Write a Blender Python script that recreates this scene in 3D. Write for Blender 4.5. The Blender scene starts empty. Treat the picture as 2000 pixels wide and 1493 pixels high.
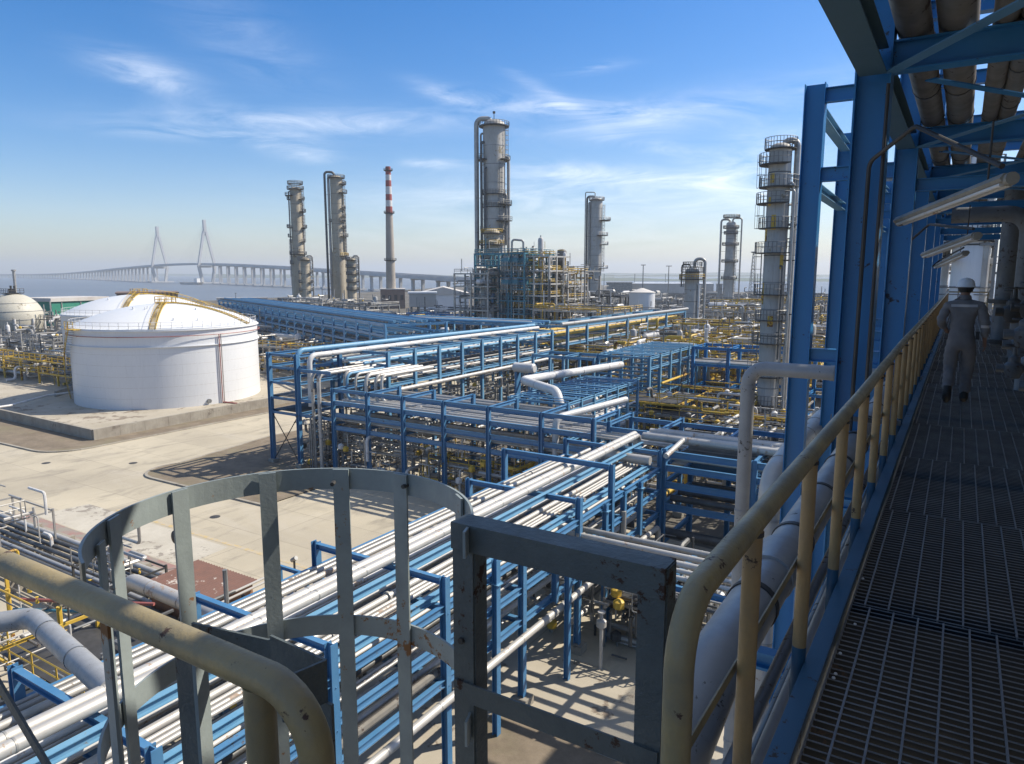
import bpy, math, random
from mathutils import Vector, Matrix
R_ = math.radians
scn = bpy.context.scene
# ---------------------------------------------------------------- camera, world, sun
H = 20.0
PITCH = R_(8.57); YAW = R_(31.9); FPX = 1400.0
cam_d = bpy.data.cameras.new('camera'); cam = bpy.data.objects.new('camera', cam_d)
scn.collection.objects.link(cam); scn.camera = cam
cam.location = (0, 0, H); cam.rotation_euler = (R_(90) - PITCH, 0, YAW)
cam_d.sensor_width = 36; cam_d.sensor_fit = 'HORIZONTAL'; cam_d.lens = 36 * FPX / 2000
cam_d.clip_start = 0.05; cam_d.clip_end = 40000
SUN_AZ = math.atan2(0.64, 0.77)      # from +Y towards +X
SUN_EL = R_(44.5)
SKY_STRENGTH = 0.10
world = bpy.data.worlds.new('World'); scn.world = world; world.use_nodes = True
sun_d = bpy.data.lights.new('sun', 'SUN'); sun_d.energy = 5.0; sun_d.angle = R_(0.53); sun_d.color = (1.0, 0.93, 0.81)
sun = bpy.data.objects.new('sun', sun_d); scn.collection.objects.link(sun)
sv = Vector((math.sin(SUN_AZ) * math.cos(SUN_EL), math.cos(SUN_AZ) * math.cos(SUN_EL), math.sin(SUN_EL)))
sun.rotation_euler = sv.to_track_quat('Z', 'Y').to_euler(); sun.location = (30, 30, 80)
scn.view_settings.view_transform = 'Standard'; scn.view_settings.look = 'None'
scn.view_settings.exposure = 0.45; scn.view_settings.gamma = 1.0; scn.view_settings.use_curve_mapping = False
scn.cycles.max_bounces = 6; scn.cycles.diffuse_bounces = 3; scn.cycles.glossy_bounces = 3; scn.cycles.volume_bounces = 0
scn.cycles.use_denoising = True
try: scn.cycles.volume_step_rate = 4
except Exception: pass

# pixel of the 2000x1493 photograph -> world (used to read places off once)
CF = (-math.sin(YAW), math.cos(YAW)); CR = (math.cos(YAW), math.sin(YAW))
def ray(px, py):
    a = (px - 1000) / FPX; b = (746.5 - py) / FPX
    h = math.cos(PITCH) + b * math.sin(PITCH); z = -math.sin(PITCH) + b * math.cos(PITCH)
    return (CF[0] * h + CR[0] * a, CF[1] * h + CR[1] * a, z)
def at(px, py, z):
    r = ray(px, py); t = (z - H) / r[2]; return Vector((r[0] * t, r[1] * t, z))
def atD(px, D, z=0.0):           # on the bearing of px (measured at the horizon) at horizontal distance D
    r = ray(px, 535.5); n = math.hypot(r[0], r[1]); return Vector((r[0] / n * D, r[1] / n * D, z))
def atY(px, py, Y):
    r = ray(px, py); t = Y / r[1]; return Vector((r[0] * t, Y, H + r[2] * t))
def atX(px, py, X):
    r = ray(px, py); t = X / r[0]; return Vector((X, r[1] * t, H + r[2] * t))
def hz(px, py, D):               # height seen at pixel row py at distance D
    r = ray(px, py); return H + r[2] * D / math.hypot(r[0], r[1])

# ---------------------------------------------------------------- materials
def N(nt, t, **k):
    n = nt.nodes.new(t)
    for a, v in k.items(): setattr(n, a, v)
    return n
def sock(nt, v, inp):
    if isinstance(v, (int, float)): inp.default_value = v
    elif isinstance(v, (tuple, list)): inp.default_value = v
    else: nt.links.new(v, inp)
def M_(nt, op, a, b=0.0, c=0.0, clamp=False):
    n = N(nt, 'ShaderNodeMath', operation=op, use_clamp=clamp)
    sock(nt, a, n.inputs[0]); sock(nt, b, n.inputs[1])
    if op == 'MULTIPLY_ADD': sock(nt, c, n.inputs[2])
    return n.outputs[0]
def mixc(nt, f, a, b):
    n = N(nt, 'ShaderNodeMix', data_type='RGBA'); sock(nt, f, n.inputs[0])
    sock(nt, a if not isinstance(a, tuple) else (*a, 1)[:4], n.inputs[6]); sock(nt, b if not isinstance(b, tuple) else (*b, 1)[:4], n.inputs[7])
    return n.outputs[2]
def noise(nt, vec, scale, detail=4, rough=0.6, dist=0.0):
    n = N(nt, 'ShaderNodeTexNoise'); nt.links.new(vec, n.inputs['Vector'])
    n.inputs['Scale'].default_value = scale; n.inputs['Detail'].default_value = detail
    n.inputs['Roughness'].default_value = rough; n.inputs['Distortion'].default_value = dist
    return n.outputs['Fac']
def ramp(nt, v, lo, hi):
    n = N(nt, 'ShaderNodeMapRange', clamp=True); sock(nt, v, n.inputs[0])
    n.inputs[1].default_value = lo; n.inputs[2].default_value = hi
    return n.outputs[0]
def scaled(nt, vec, s):
    n = N(nt, 'ShaderNodeVectorMath', operation='MULTIPLY'); nt.links.new(vec, n.inputs[0]); n.inputs[1].default_value = s
    return n.outputs[0]
MATS = {}
def material(name, c1, c2=None, rough=0.5, metal=0.0, scale=1.5, spot=None, spot_amt=0.0, spot_scale=6.0, bump=0.0, bump_scale=30.0, streak=0.0, spec=0.5):
    m = bpy.data.materials.new(name); m.use_nodes = True; nt = m.node_tree; b = nt.nodes['Principled BSDF']
    tc = N(nt, 'ShaderNodeTexCoord'); v = tc.outputs['Object']
    col = c1
    c2 = c2 or tuple(x * 0.75 for x in c1)
    f = ramp(nt, noise(nt, v, scale, 5, 0.65), 0.3, 0.7)
    col = mixc(nt, f, c1, c2)
    rr = M_(nt, 'MULTIPLY_ADD', f, 0.2, rough - 0.1, clamp=True)
    if streak > 0:
        sn = ramp(nt, noise(nt, scaled(nt, v, (6, 6, 0.35)), 1.2, 4, 0.6), 0.52, 0.72)
        col = mixc(nt, M_(nt, 'MULTIPLY', sn, streak), col, tuple(x * 0.45 for x in c1))
    if spot:
        s1 = noise(nt, v, spot_scale, 6, 0.72)
        s2 = noise(nt, v, spot_scale * 0.17, 3, 0.5)
        s = M_(nt, 'MULTIPLY_ADD', s2, 0.5, M_(nt, 'MULTIPLY', s1, 0.75))
        th = 0.78 - spot_amt * 0.22
        sf = ramp(nt, s, th, th + 0.03)
        col = mixc(nt, sf, col, spot); rr = M_(nt, 'MAXIMUM', rr, M_(nt, 'MULTIPLY', sf, 0.85))
        if metal > 0: sock(nt, M_(nt, 'MULTIPLY', M_(nt, 'SUBTRACT', 1.0, sf), metal), b.inputs['Metallic'])
    elif metal > 0: b.inputs['Metallic'].default_value = metal
    nt.links.new(col, b.inputs['Base Color']) if not isinstance(col, tuple) else None
    sock(nt, rr, b.inputs['Roughness']); b.inputs['Specular IOR Level'].default_value = spec
    if bump > 0:
        bn = N(nt, 'ShaderNodeBump'); bn.inputs['Strength'].default_value = bump; bn.inputs['Distance'].default_value = 0.01
        sock(nt, noise(nt, v, bump_scale, 4, 0.6), bn.inputs['Height']); nt.links.new(bn.outputs[0], b.inputs['Normal'])
    MATS[name] = m; return m
RUST = (0.16, 0.06, 0.02)
m_blue = material('blue_paint', (0.052, 0.165, 0.315), (0.085, 0.215, 0.37), 0.42, scale=0.7, spot=(0.10, 0.10, 0.11), spot_amt=0.1, spot_scale=4, bump=0.1)
m_blue2 = material('faded_blue_paint', (0.10, 0.26, 0.41), (0.16, 0.32, 0.45), 0.5, scale=0.8, spot=(0.2, 0.15, 0.1), spot_amt=0.1, spot_scale=3)
m_deep = material('deep_blue_paint', (0.018, 0.15, 0.36), (0.028, 0.18, 0.41), 0.38, scale=0.9, spot=(0.04, 0.05, 0.07), spot_amt=0.05, spot_scale=8, bump=0.15)
m_teal = material('teal_paint', (0.035, 0.15, 0.21), (0.05, 0.19, 0.24), 0.5, scale=0.4)
m_slate = material('slate_blue_paint', (0.045, 0.10, 0.14), (0.06, 0.12, 0.16), 0.5, scale=0.8)
m_alu = material('aluminium_cladding', (0.52, 0.50, 0.46), (0.40, 0.38, 0.35), 0.48, 0.30, scale=0.8, spot=(0.33, 0.25, 0.19), spot_amt=0.22, spot_scale=2.6, bump=0.15, bump_scale=12)
m_alu2 = material('dull_cladding', (0.42, 0.41, 0.38), (0.30, 0.285, 0.265), 0.45, 0.35, scale=1.1, spot=(0.2, 0.16, 0.13), spot_amt=0.2, spot_scale=3, bump=0.15, bump_scale=12)
m_alud = material('dark_cladding', (0.13, 0.13, 0.125), (0.07, 0.07, 0.07), 0.5, 0.35, scale=1.3)
m_white = material('white_pipe_paint', (0.64, 0.625, 0.60), (0.50, 0.485, 0.46), 0.45, scale=0.9, spot=(0.4, 0.3, 0.22), spot_amt=0.15, spot_scale=3.0)
m_col = material('weathered_column_cladding', (0.44, 0.42, 0.38), (0.35, 0.33, 0.29), 0.6, 0.12, scale=0.25, spot=(0.27, 0.22, 0.14), spot_amt=0.2, spot_scale=0.9, streak=0.5)
m_col2 = material('rusty_column_cladding', (0.44, 0.385, 0.29), (0.33, 0.28, 0.20), 0.65, 0.1, scale=0.2, spot=(0.22, 0.15, 0.08), spot_amt=0.3, spot_scale=0.7, streak=0.6)
m_steel = material('galvanised_steel', (0.30, 0.30, 0.29), (0.17, 0.17, 0.165), 0.55, 0.35, scale=0.6)
m_darks = material('dark_steel', (0.075, 0.072, 0.068), (0.035, 0.034, 0.033), 0.6, 0.2, scale=1.0)
m_yel = material('yellow_rail_paint', (0.62, 0.41, 0.05), (0.48, 0.31, 0.05), 0.55, scale=0.9, spot=RUST, spot_amt=0.4, spot_scale=2)
m_cream = material('cream_rail_paint', (0.37, 0.275, 0.115), (0.20, 0.175, 0.115), 0.45, scale=4, spot=(0.07, 0.04, 0.03), spot_amt=0.12, spot_scale=18, bump=0.25, bump_scale=60)
m_post = material('ochre_post_paint', (0.40, 0.255, 0.105), (0.30, 0.20, 0.10), 0.48, scale=6, spot=(0.07, 0.045, 0.03), spot_amt=0.05, spot_scale=18, bump=0.3, bump_scale=50)
m_cage = material('grey_green_cage_paint', (0.28, 0.32, 0.315), (0.20, 0.23, 0.23), 0.5, scale=5, spot=(0.22, 0.10, 0.035), spot_amt=0.24, spot_scale=14, bump=0.12, bump_scale=60)
m_gate = material('dull_grey_gate_paint', (0.10, 0.118, 0.118), (0.072, 0.087, 0.088), 0.55, scale=6, spot=(0.05, 0.025, 0.015), spot_amt=0.25, spot_scale=15, bump=0.5, bump_scale=60)
m_grate = material('darkened_grating_steel', (0.030, 0.035, 0.040), (0.018, 0.021, 0.024), 0.5, 0.4, scale=3, spot=(0.07, 0.045, 0.03), spot_amt=0.1, spot_scale=5)
m_bartop = material('lightened_bar_top_steel', (0.24, 0.25, 0.26), (0.10, 0.105, 0.11), 0.45, 0.3, scale=2.2)  # tops lightened, sides darkened so bars stand out: light put into the colour
m_edge = material('dark_edge_paint', (0.020, 0.075, 0.135), (0.03, 0.10, 0.17), 0.5, scale=2.5, spot=(0.05, 0.04, 0.035), spot_amt=0.15, spot_scale=9)
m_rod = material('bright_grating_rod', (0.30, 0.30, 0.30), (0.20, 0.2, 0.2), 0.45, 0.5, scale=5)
m_gpipe = material('grey_pipe_paint', (0.315, 0.32, 0.325), (0.25, 0.255, 0.26), 0.42, 0.1, scale=3, spot=(0.06, 0.05, 0.045), spot_amt=0.08, spot_scale=18, bump=0.25, bump_scale=10)
m_gpipe2 = material('dark_grey_pipe_paint', (0.15, 0.165, 0.18), (0.11, 0.12, 0.13), 0.45, 0.1, scale=3, spot=(0.07, 0.05, 0.04), spot_amt=0.3, spot_scale=9)
m_brownp = material('brown_insulated_pipe', (0.20, 0.185, 0.16), (0.14, 0.128, 0.11), 0.55, 0.2, scale=2, spot=(0.06, 0.04, 0.03), spot_amt=0.3, spot_scale=5)
m_tank = material('white_tank_paint', (0.70, 0.70, 0.69), (0.645, 0.65, 0.65), 0.42, scale=0.12, streak=0.16)
m_conc = material('bund_concrete', (0.36, 0.33, 0.27), (0.24, 0.21, 0.17), 0.85, scale=0.5, spot=(0.17, 0.145, 0.115), spot_amt=0.2, spot_scale=1.8, bump=0.4, bump_scale=8, streak=0.45)
m_concp = material('pale_apron_concrete', (0.45, 0.40, 0.32), (0.33, 0.29, 0.22), 0.88, scale=0.15, spot=(0.20, 0.16, 0.12), spot_amt=0.45, spot_scale=0.5)
m_green = material('green_wall_paint', (0.02, 0.19, 0.12), (0.03, 0.22, 0.15), 0.6, scale=0.2)
m_roofw = material('pale_roof_sheet', (0.58, 0.55, 0.50), (0.44, 0.40, 0.36), 0.7, scale=0.1)
m_brick = material('brown_masonry', (0.22, 0.15, 0.12), (0.16, 0.12, 0.10), 0.85, scale=0.4)
m_red = material('red_paint', (0.33, 0.05, 0.035), (0.26, 0.05, 0.04), 0.6, scale=0.3)
m_redp = material('red_pipe_paint', (0.34, 0.10, 0.08), (0.26, 0.09, 0.08), 0.5, scale=1)
m_brown = material('brown_shed_sheet', (0.16, 0.075, 0.05), (0.12, 0.06, 0.045), 0.6, scale=1.5, spot=(0.4, 0.36, 0.32), spot_amt=0.3, spot_scale=2.5)
m_brownw = material('brown_shed_wall', (0.34, 0.17, 0.09), (0.28, 0.14, 0.08), 0.6, scale=1.5)
m_bridge = material('bridge_concrete', (0.50, 0.50, 0.50), (0.42, 0.42, 0.42), 0.85, scale=0.05)
m_hill = material('far_land', (0.07, 0.10, 0.06), (0.10, 0.11, 0.08), 0.95, scale=0.002)
m_stack = material('stack_concrete', (0.36, 0.32, 0.27), (0.28, 0.25, 0.21), 0.85, scale=0.15, streak=0.3)
m_cover = material('coverall_cloth', (0.18, 0.175, 0.178), (0.125, 0.12, 0.125), 0.9, scale=3, bump=0.5, bump_scale=9)
m_skin = material('skin', (0.20, 0.11, 0.075), (0.17, 0.095, 0.065), 0.6, scale=5)
m_hair = material('black_hair', (0.015, 0.013, 0.012), None, 0.7)
m_helm = material('white_helmet_shell', (0.62, 0.66, 0.70), (0.56, 0.6, 0.64), 0.3, scale=4)
m_boot = material('black_boot_leather', (0.015, 0.014, 0.014), None, 0.6)
m_band = material('grey_reflective_band', (0.42, 0.41, 0.43), (0.36, 0.36, 0.37), 0.45)
m_lamp = material('aged_lamp_housing', (0.30, 0.28, 0.23), (0.20, 0.18, 0.15), 0.5, scale=4)
m_sphere = material('sphere_tank_paint', (0.52, 0.49, 0.40), (0.40, 0.37, 0.30), 0.6, scale=0.15, spot=(0.25, 0.22, 0.16), spot_amt=0.3, spot_scale=0.6, streak=0.3)
m_sign = material('white_sign_plate', (0.75, 0.76, 0.76), None, 0.4)
m_mirror = material('mirror_back', (0.03, 0.03, 0.03), None, 0.5)

def ground_material(name, kind):
    m = bpy.data.materials.new(name); m.use_nodes = True; nt = m.node_tree; b = nt.nodes['Principled BSDF']
    v = N(nt, 'ShaderNodeTexCoord').outputs['Object']
    if kind == 'pavement':
        f = ramp(nt, noise(nt, v, 0.06, 6, 0.65), 0.35, 0.65)
        col = mixc(nt, f, (0.53, 0.465, 0.345), (0.41, 0.36, 0.27))
        f2 = ramp(nt, noise(nt, scaled(nt, v, (1, 0.35, 1)), 0.35, 6, 0.7, 1.2), 0.52, 0.72)
        col = mixc(nt, M_(nt, 'MULTIPLY', f2, 0.75), col, (0.23, 0.205, 0.165))
        f4 = ramp(nt, noise(nt, scaled(nt, v, (0.3, 1, 1)), 0.2, 5, 0.7, 0.8), 0.55, 0.75)
        col = mixc(nt, M_(nt, 'MULTIPLY', f4, 0.4), col, (0.55, 0.50, 0.42))
        br = N(nt, 'ShaderNodeTexBrick'); nt.links.new(v, br.inputs['Vector']); br.offset = 0.0
        br.inputs['Scale'].default_value = 1.0; br.inputs['Brick Width'].default_value = 8.5; br.inputs['Row Height'].default_value = 5.2
        br.inputs['Mortar Size'].default_value = 0.045; br.inputs['Mortar Smooth'].default_value = 0.6
        br.inputs['Color1'].default_value = (0, 0, 0, 1); br.inputs['Color2'].default_value = (0.35, 0.35, 0.35, 1); br.inputs['Mortar'].default_value = (1, 1, 1, 1)
        sp = N(nt, 'ShaderNodeSeparateColor'); nt.links.new(br.outputs['Color'], sp.inputs[0])
        col = mixc(nt, M_(nt, 'MULTIPLY', sp.outputs[0], 0.55), col, (0.20, 0.175, 0.14))
        f3 = noise(nt, v, 9, 3, 0.7); col = mixc(nt, M_(nt, 'MULTIPLY', f3, 0.2), col, (0.2, 0.18, 0.15))
        bs = 3.0
    elif kind == 'soil':
        f = ramp(nt, noise(nt, v, 0.5, 7, 0.75), 0.3, 0.7)
        col = mixc(nt, f, (0.25, 0.20, 0.145), (0.13, 0.105, 0.075))
        f2 = ramp(nt, noise(nt, v, 0.15, 5, 0.7), 0.5, 0.7); col = mixc(nt, f2, col, (0.20, 0.175, 0.11)); bs = 5.0
    elif kind == 'yard':
        f = ramp(nt, noise(nt, v, 0.05, 7, 0.7), 0.35, 0.65)
        col = mixc(nt, f, (0.15, 0.135, 0.11), (0.075, 0.07, 0.06))
        f2 = ramp(nt, noise(nt, v, 0.35, 5, 0.7), 0.5, 0.7); col = mixc(nt, M_(nt, 'MULTIPLY', f2, 0.6), col, (0.26, 0.23, 0.18)); bs = 3.0
    elif kind == 'red':
        f = ramp(nt, noise(nt, v, 0.5, 6, 0.7), 0.42, 0.58)
        col = mixc(nt, f, (0.30, 0.17, 0.15), (0.26, 0.235, 0.20)); bs = 4.0
    elif kind == 'line':
        f = ramp(nt, noise(nt, v, 1.6, 6, 0.75), 0.40, 0.56)
        col = mixc(nt, f, (0.48, 0.36, 0.17), (0.42, 0.37, 0.29)); bs = 4.0
    nt.links.new(col, b.inputs['Base Color']); b.inputs['Roughness'].default_value = 0.9; b.inputs['Specular IOR Level'].default_value = 0.25
    bn = N(nt, 'ShaderNodeBump'); bn.inputs['Strength'].default_value = 0.35; bn.inputs['Distance'].default_value = 0.03
    sock(nt, noise(nt, v, bs, 5, 0.7), bn.inputs['Height']); nt.links.new(bn.outputs[0], b.inputs['Normal'])
    return m
m_pave = ground_material('concrete_pavement', 'pavement'); m_soil = ground_material('bare_soil', 'soil'); m_yard = ground_material('oil_stained_yard', 'yard')
m_redg = ground_material('worn_red_paving', 'red'); m_line = ground_material('worn_yellow_line', 'line')
def water_material():
    m = bpy.data.materials.new('river_water'); m.use_nodes = True; nt = m.node_tree; b = nt.nodes['Principled BSDF']
    v = N(nt, 'ShaderNodeTexCoord').outputs['Object']
    f = ramp(nt, noise(nt, scaled(nt, v, (1, 0.3, 1)), 0.006, 5, 0.6), 0.35, 0.65)
    nt.links.new(mixc(nt, f, (0.16, 0.165, 0.17), (0.13, 0.14, 0.15)), b.inputs['Base Color'])
    b.inputs['Roughness'].default_value = 0.35; b.inputs['Specular IOR Level'].default_value = 0.4
    bn = N(nt, 'ShaderNodeBump'); bn.inputs['Strength'].default_value = 0.6; bn.inputs['Distance'].default_value = 0.3
    sock(nt, noise(nt, v, 0.25, 4, 0.6), bn.inputs['Height']); nt.links.new(bn.outputs[0], b.inputs['Normal'])
    return m
m_water = water_material()

# ---------------------------------------------------------------- world: sky with thin cirrus
def build_world():
    nt = world.node_tree; bg = nt.nodes['Background']
    sky = N(nt, 'ShaderNodeTexSky', sky_type='NISHITA'); sky.sun_disc = False
    sky.sun_elevation = SUN_EL; sky.sun_rotation = SUN_AZ; sky.air_density = 1.0; sky.dust_density = 0.6; sky.ozone_density = 1.2; sky.altitude = 10
    tc = N(nt, 'ShaderNodeTexCoord'); sep = N(nt, 'ShaderNodeSeparateXYZ'); nt.links.new(tc.outputs['Generated'], sep.inputs[0])
    x, y, z = sep.outputs
    az = M_(nt, 'ARCTAN2', x, y); el = M_(nt, 'ARCSINE', z)
    comb = N(nt, 'ShaderNodeCombineXYZ'); nt.links.new(az, comb.inputs[0]); nt.links.new(el, comb.inputs[1])
    def cl(px, py, w, h, tilt, amt):
        r = Vector(ray(px, py)).normalized(); a0 = math.atan2(r.x, r.y); e0 = math.asin(r.z)
        w /= 1400.0; h /= 1400.0
        da = M_(nt, 'SUBTRACT', az, a0); de = M_(nt, 'SUBTRACT', el, e0)
        c, s = math.cos(tilt), math.sin(tilt)
        u = M_(nt, 'DIVIDE', M_(nt, 'MULTIPLY_ADD', da, c, M_(nt, 'MULTIPLY', de, s)), w)
        v = M_(nt, 'DIVIDE', M_(nt, 'MULTIPLY_ADD', da, -s, M_(nt, 'MULTIPLY', de, c)), h)
        q = M_(nt, 'MULTIPLY_ADD', u, u, M_(nt, 'MULTIPLY', v, v))
        return M_(nt, 'MULTIPLY', M_(nt, 'EXPONENT', M_(nt, 'MULTIPLY', q, -1.0)), amt)
    tot = None
    for a in [(285, 145, 75, 24, -0.2, 0.6), (590, 297, 60, 15, -0.1, 0.75), (600, 240, 260, 22, 0.05, 0.55), (380, 262, 150, 10, 0.0, 0.4),
              (880, 190, 60, 14, -0.3, 0.5), (1110, 215, 150, 16, -0.12, 0.95), (1080, 190, 90, 12, -0.5, 0.4), (1160, 133, 60, 8, 0.1, 0.35), (1350, 215, 300, 30, 0.1, 0.35),
              (840, 320, 45, 7, 0, 0.6), (1230, 345, 240, 18, -0.06, 0.75), (1130, 385, 380, 36, 0, 0.55), (1480, 320, 90, 60, 0.3, 0.45), (480, 80, 130, 50, -0.4, 0.16),
              (1300, 290, 120, 14, -0.2, 0.4), (1050, 470, 500, 50, 0, 0.25)]:
        g = cl(*a); tot = g if tot is None else M_(nt, 'ADD', tot, g)
    v1 = scaled(nt, comb.outputs[0], (5.0, 26.0, 1.0))
    n1 = ramp(nt, noise(nt, v1, 1.3, 7, 0.66, 0.9), 0.36, 0.72)
    v2 = scaled(nt, comb.outputs[0], (22.0, 70.0, 1.0))
    n2 = noise(nt, v2, 1.0, 5, 0.7, 0.6)
    cloud = M_(nt, 'MULTIPLY', tot, M_(nt, 'MULTIPLY', n1, M_(nt, 'MULTIPLY_ADD', n2, 0.9, 0.55)), clamp=True)
    cloud = M_(nt, 'MULTIPLY', cloud, 0.85)
    # a little saturation so the clear air overhead stays blue
    hs = N(nt, 'ShaderNodeHueSaturation'); hs.inputs['Saturation'].default_value = 1.55; hs.inputs['Value'].default_value = 1.0
    nt.links.new(sky.outputs[0], hs.inputs['Color'])
    vm = N(nt, 'ShaderNodeVectorMath', operation='MULTIPLY'); nt.links.new(hs.outputs[0], vm.inputs[0]); vm.inputs[1].default_value = (1.0, 0.97, 1.13)
    out = mixc(nt, cloud, vm.outputs[0], (10.5, 10.8, 11.2))
    fill_veil = M_(nt, 'MULTIPLY', ramp(nt, el, 0.50, 0.95), M_(nt, 'MULTIPLY_ADD', n1, 0.3, 0.35))      # unseen pale veil added overhead to whiten and lift the shade fill
    out = mixc(nt, fill_veil, out, (5.6, 5.9, 6.2))
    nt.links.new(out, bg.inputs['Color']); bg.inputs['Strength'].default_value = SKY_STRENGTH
build_world()

# ---------------------------------------------------------------- mesh helpers
col = scn.collection
def tag(o, label=None, cat=None, group=None, kind=None):
    if label: o['label'] = label
    if cat: o['category'] = cat
    if group: o['group'] = group
    if kind: o['kind'] = kind
    return o
def thing(name, loc, label, cat, group=None):
    o = bpy.data.objects.new(name, None); o.location = loc; o.empty_display_size = 0.3; col.objects.link(o)
    return tag(o, label, cat, group)
def fillet(pts, r, seg=5):
    pts = [Vector(p) for p in pts]; out = [pts[0]]
    for i in range(1, len(pts) - 1):
        p, a, b = pts[i], pts[i - 1], pts[i + 1]
        da, db = (a - p), (b - p); la, lb = da.length, db.length
        if la < 1e-6 or lb < 1e-6: continue
        da /= la; db /= lb; ang = da.angle(db)
        if ang > 3.1: out.append(p); continue
        t = min(r / math.tan(ang / 2), la * 0.49, lb * 0.49); rr = t * math.tan(ang / 2)
        bis = (da + db).normalized(); c = p + bis * (rr / math.sin(ang / 2))
        s0 = p + da * t - c; s1 = p + db * t - c
        for k in range(seg + 1):
            u = k / seg; w = math.pi - ang
            q = (s0 * math.sin((1 - u) * w) + s1 * math.sin(u * w)) / math.sin(w) if math.sin(w) > 1e-4 else s0.lerp(s1, u)
            out.append(c + q)
    out.append(pts[-1]); return out
class MB:
    def __init__(s): s.v = []; s.f = []
    def hexa(s, p):      # 8 points: bottom 4 ccw, top 4
        b = len(s.v); s.v += [tuple(q) for q in p]
        for f in ((3, 2, 1, 0), (4, 5, 6, 7), (0, 1, 5, 4), (1, 2, 6, 5), (2, 3, 7, 6), (3, 0, 4, 7)): s.f.append([b + i for i in f])
    def box(s, x0, x1, y0, y1, z0, z1):
        s.hexa([(x0, y0, z0), (x1, y0, z0), (x1, y1, z0), (x0, y1, z0), (x0, y0, z1), (x1, y0, z1), (x1, y1, z1), (x0, y1, z1)]); return s
    def prism(s, p0, p1, prof, up=(0, 0, 1)):     # profile [(a,b)] swept p0->p1; a = side, b = up
        p0, p1 = Vector(p0), Vector(p1); d = (p1 - p0).normalized(); up = Vector(up)
        if abs(d.dot(up)) > 0.99: up = Vector((0, 1, 0)) if abs(d.y) < 0.9 else Vector((1, 0, 0))
        side = d.cross(up).normalized(); u = side.cross(d).normalized()
        b = len(s.v); n = len(prof)
        for p in (p0, p1):
            for a, c in prof: s.v.append(tuple(p + side * a + u * c))
        for i in range(n):
            j = (i + 1) % n; s.f.append([b + i, b + j, b + n + j, b + n + i])
        s.f.append([b + i for i in range(n)][::-1]); s.f.append([b + n + i for i in range(n)]); return s
    def bar(s, p0, p1, w, h, up=(0, 0, 1)):
        return s.prism(p0, p1, [(-w / 2, -h / 2), (w / 2, -h / 2), (w / 2, h / 2), (-w / 2, h / 2)], up)
    def ibeam(s, p0, p1, w, h, t=None, up=(0, 0, 1)):
        t = t or max(0.02, h * 0.09); a, c = w / 2, h / 2; k = t / 2
        return s.prism(p0, p1, [(-a, -c), (a, -c), (a, -c + t), (k, -c + t), (k, c - t), (a, c - t), (a, c), (-a, c), (-a, c - t), (-k, c - t), (-k, -c + t), (-a, -c + t)], up)
    def tube(s, pts, r, n=10, cap=True, bend=None, seg=5):
        pts = [Vector(p) for p in pts]
        if bend: pts = fillet(pts, bend, seg)
        b = len(s.v); m = len(pts); nx = None
        for i, p in enumerate(pts):
            if i == 0: d = pts[1] - p
            elif i == m - 1: d = p - pts[i - 1]
            else: d = (pts[i + 1] - p).normalized() + (p - pts[i - 1]).normalized()
            if d.length < 1e-9: d = Vector((0, 0, 1))
            d.normalize()
            if nx is None:
                nx = d.cross(Vector((0, 0, 1)));
                if nx.length < 0.05: nx = Vector((1, 0, 0))
            nx = (nx - d * nx.dot(d)).normalized(); ny = d.cross(nx)
            rr = r[i] if isinstance(r, (list, tuple)) else r
            for k in range(n):
                a = 2 * math.pi * k / n; s.v.append(tuple(p + (nx * math.cos(a) + ny * math.sin(a)) * rr))
        for i in range(m - 1):
            for k in range(n):
                j = (k + 1) % n; s.f.append([b + i * n + k, b + i * n + j, b + (i + 1) * n + j, b + (i + 1) * n + k])
        if cap:
            s.f.append([b + k for k in range(n)][::-1]); s.f.append([b + (m - 1) * n + k for k in range(n)])
        return s
    def lathe(s, c, prof, n=32):      # prof [(r,z)] around vertical axis through c
        b = len(s.v); c = Vector(c)
        for r, z in prof:
            for k in range(n):
                a = 2 * math.pi * k / n; s.v.append((c.x + r * math.cos(a), c.y + r * math.sin(a), c.z + z))
        for i in range(len(prof) - 1):
            for k in range(n):
                j = (k + 1) % n; s.f.append([b + i * n + k, b + i * n + j, b + (i + 1) * n + j, b + (i + 1) * n + k])
        s.f.append([b + k for k in range(n)][::-1]); s.f.append([b + (len(prof) - 1) * n + k for k in range(n)]); return s
    def arc(s, c, r0, r1, z0, z1, a0, a1, n=16):   # ring sector slab
        for k in range(n):
            t0 = a0 + (a1 - a0) * k / n; t1 = a0 + (a1 - a0) * (k + 1) / n
            P = lambda r, t, z: (c[0] + r * math.cos(t), c[1] + r * math.sin(t), z)
            s.hexa([P(r0, t0, z0), P(r1, t0, z0), P(r1, t1, z0), P(r0, t1, z0), P(r0, t0, z1), P(r1, t0, z1), P(r1, t1, z1), P(r0, t1, z1)])
        return s
    def poly(s, pts, z0, z1):
        b = len(s.v); n = len(pts)
        for z in (z0, z1):
            for p in pts: s.v.append((p[0], p[1], z))
        s.f.append([b + n + i for i in range(n)]); s.f.append([b + i for i in range(n)][::-1])
        for i in range(n):
            j = (i + 1) % n; s.f.append([b + i, b + j, b + n + j, b + n + i])
        return s
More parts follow.
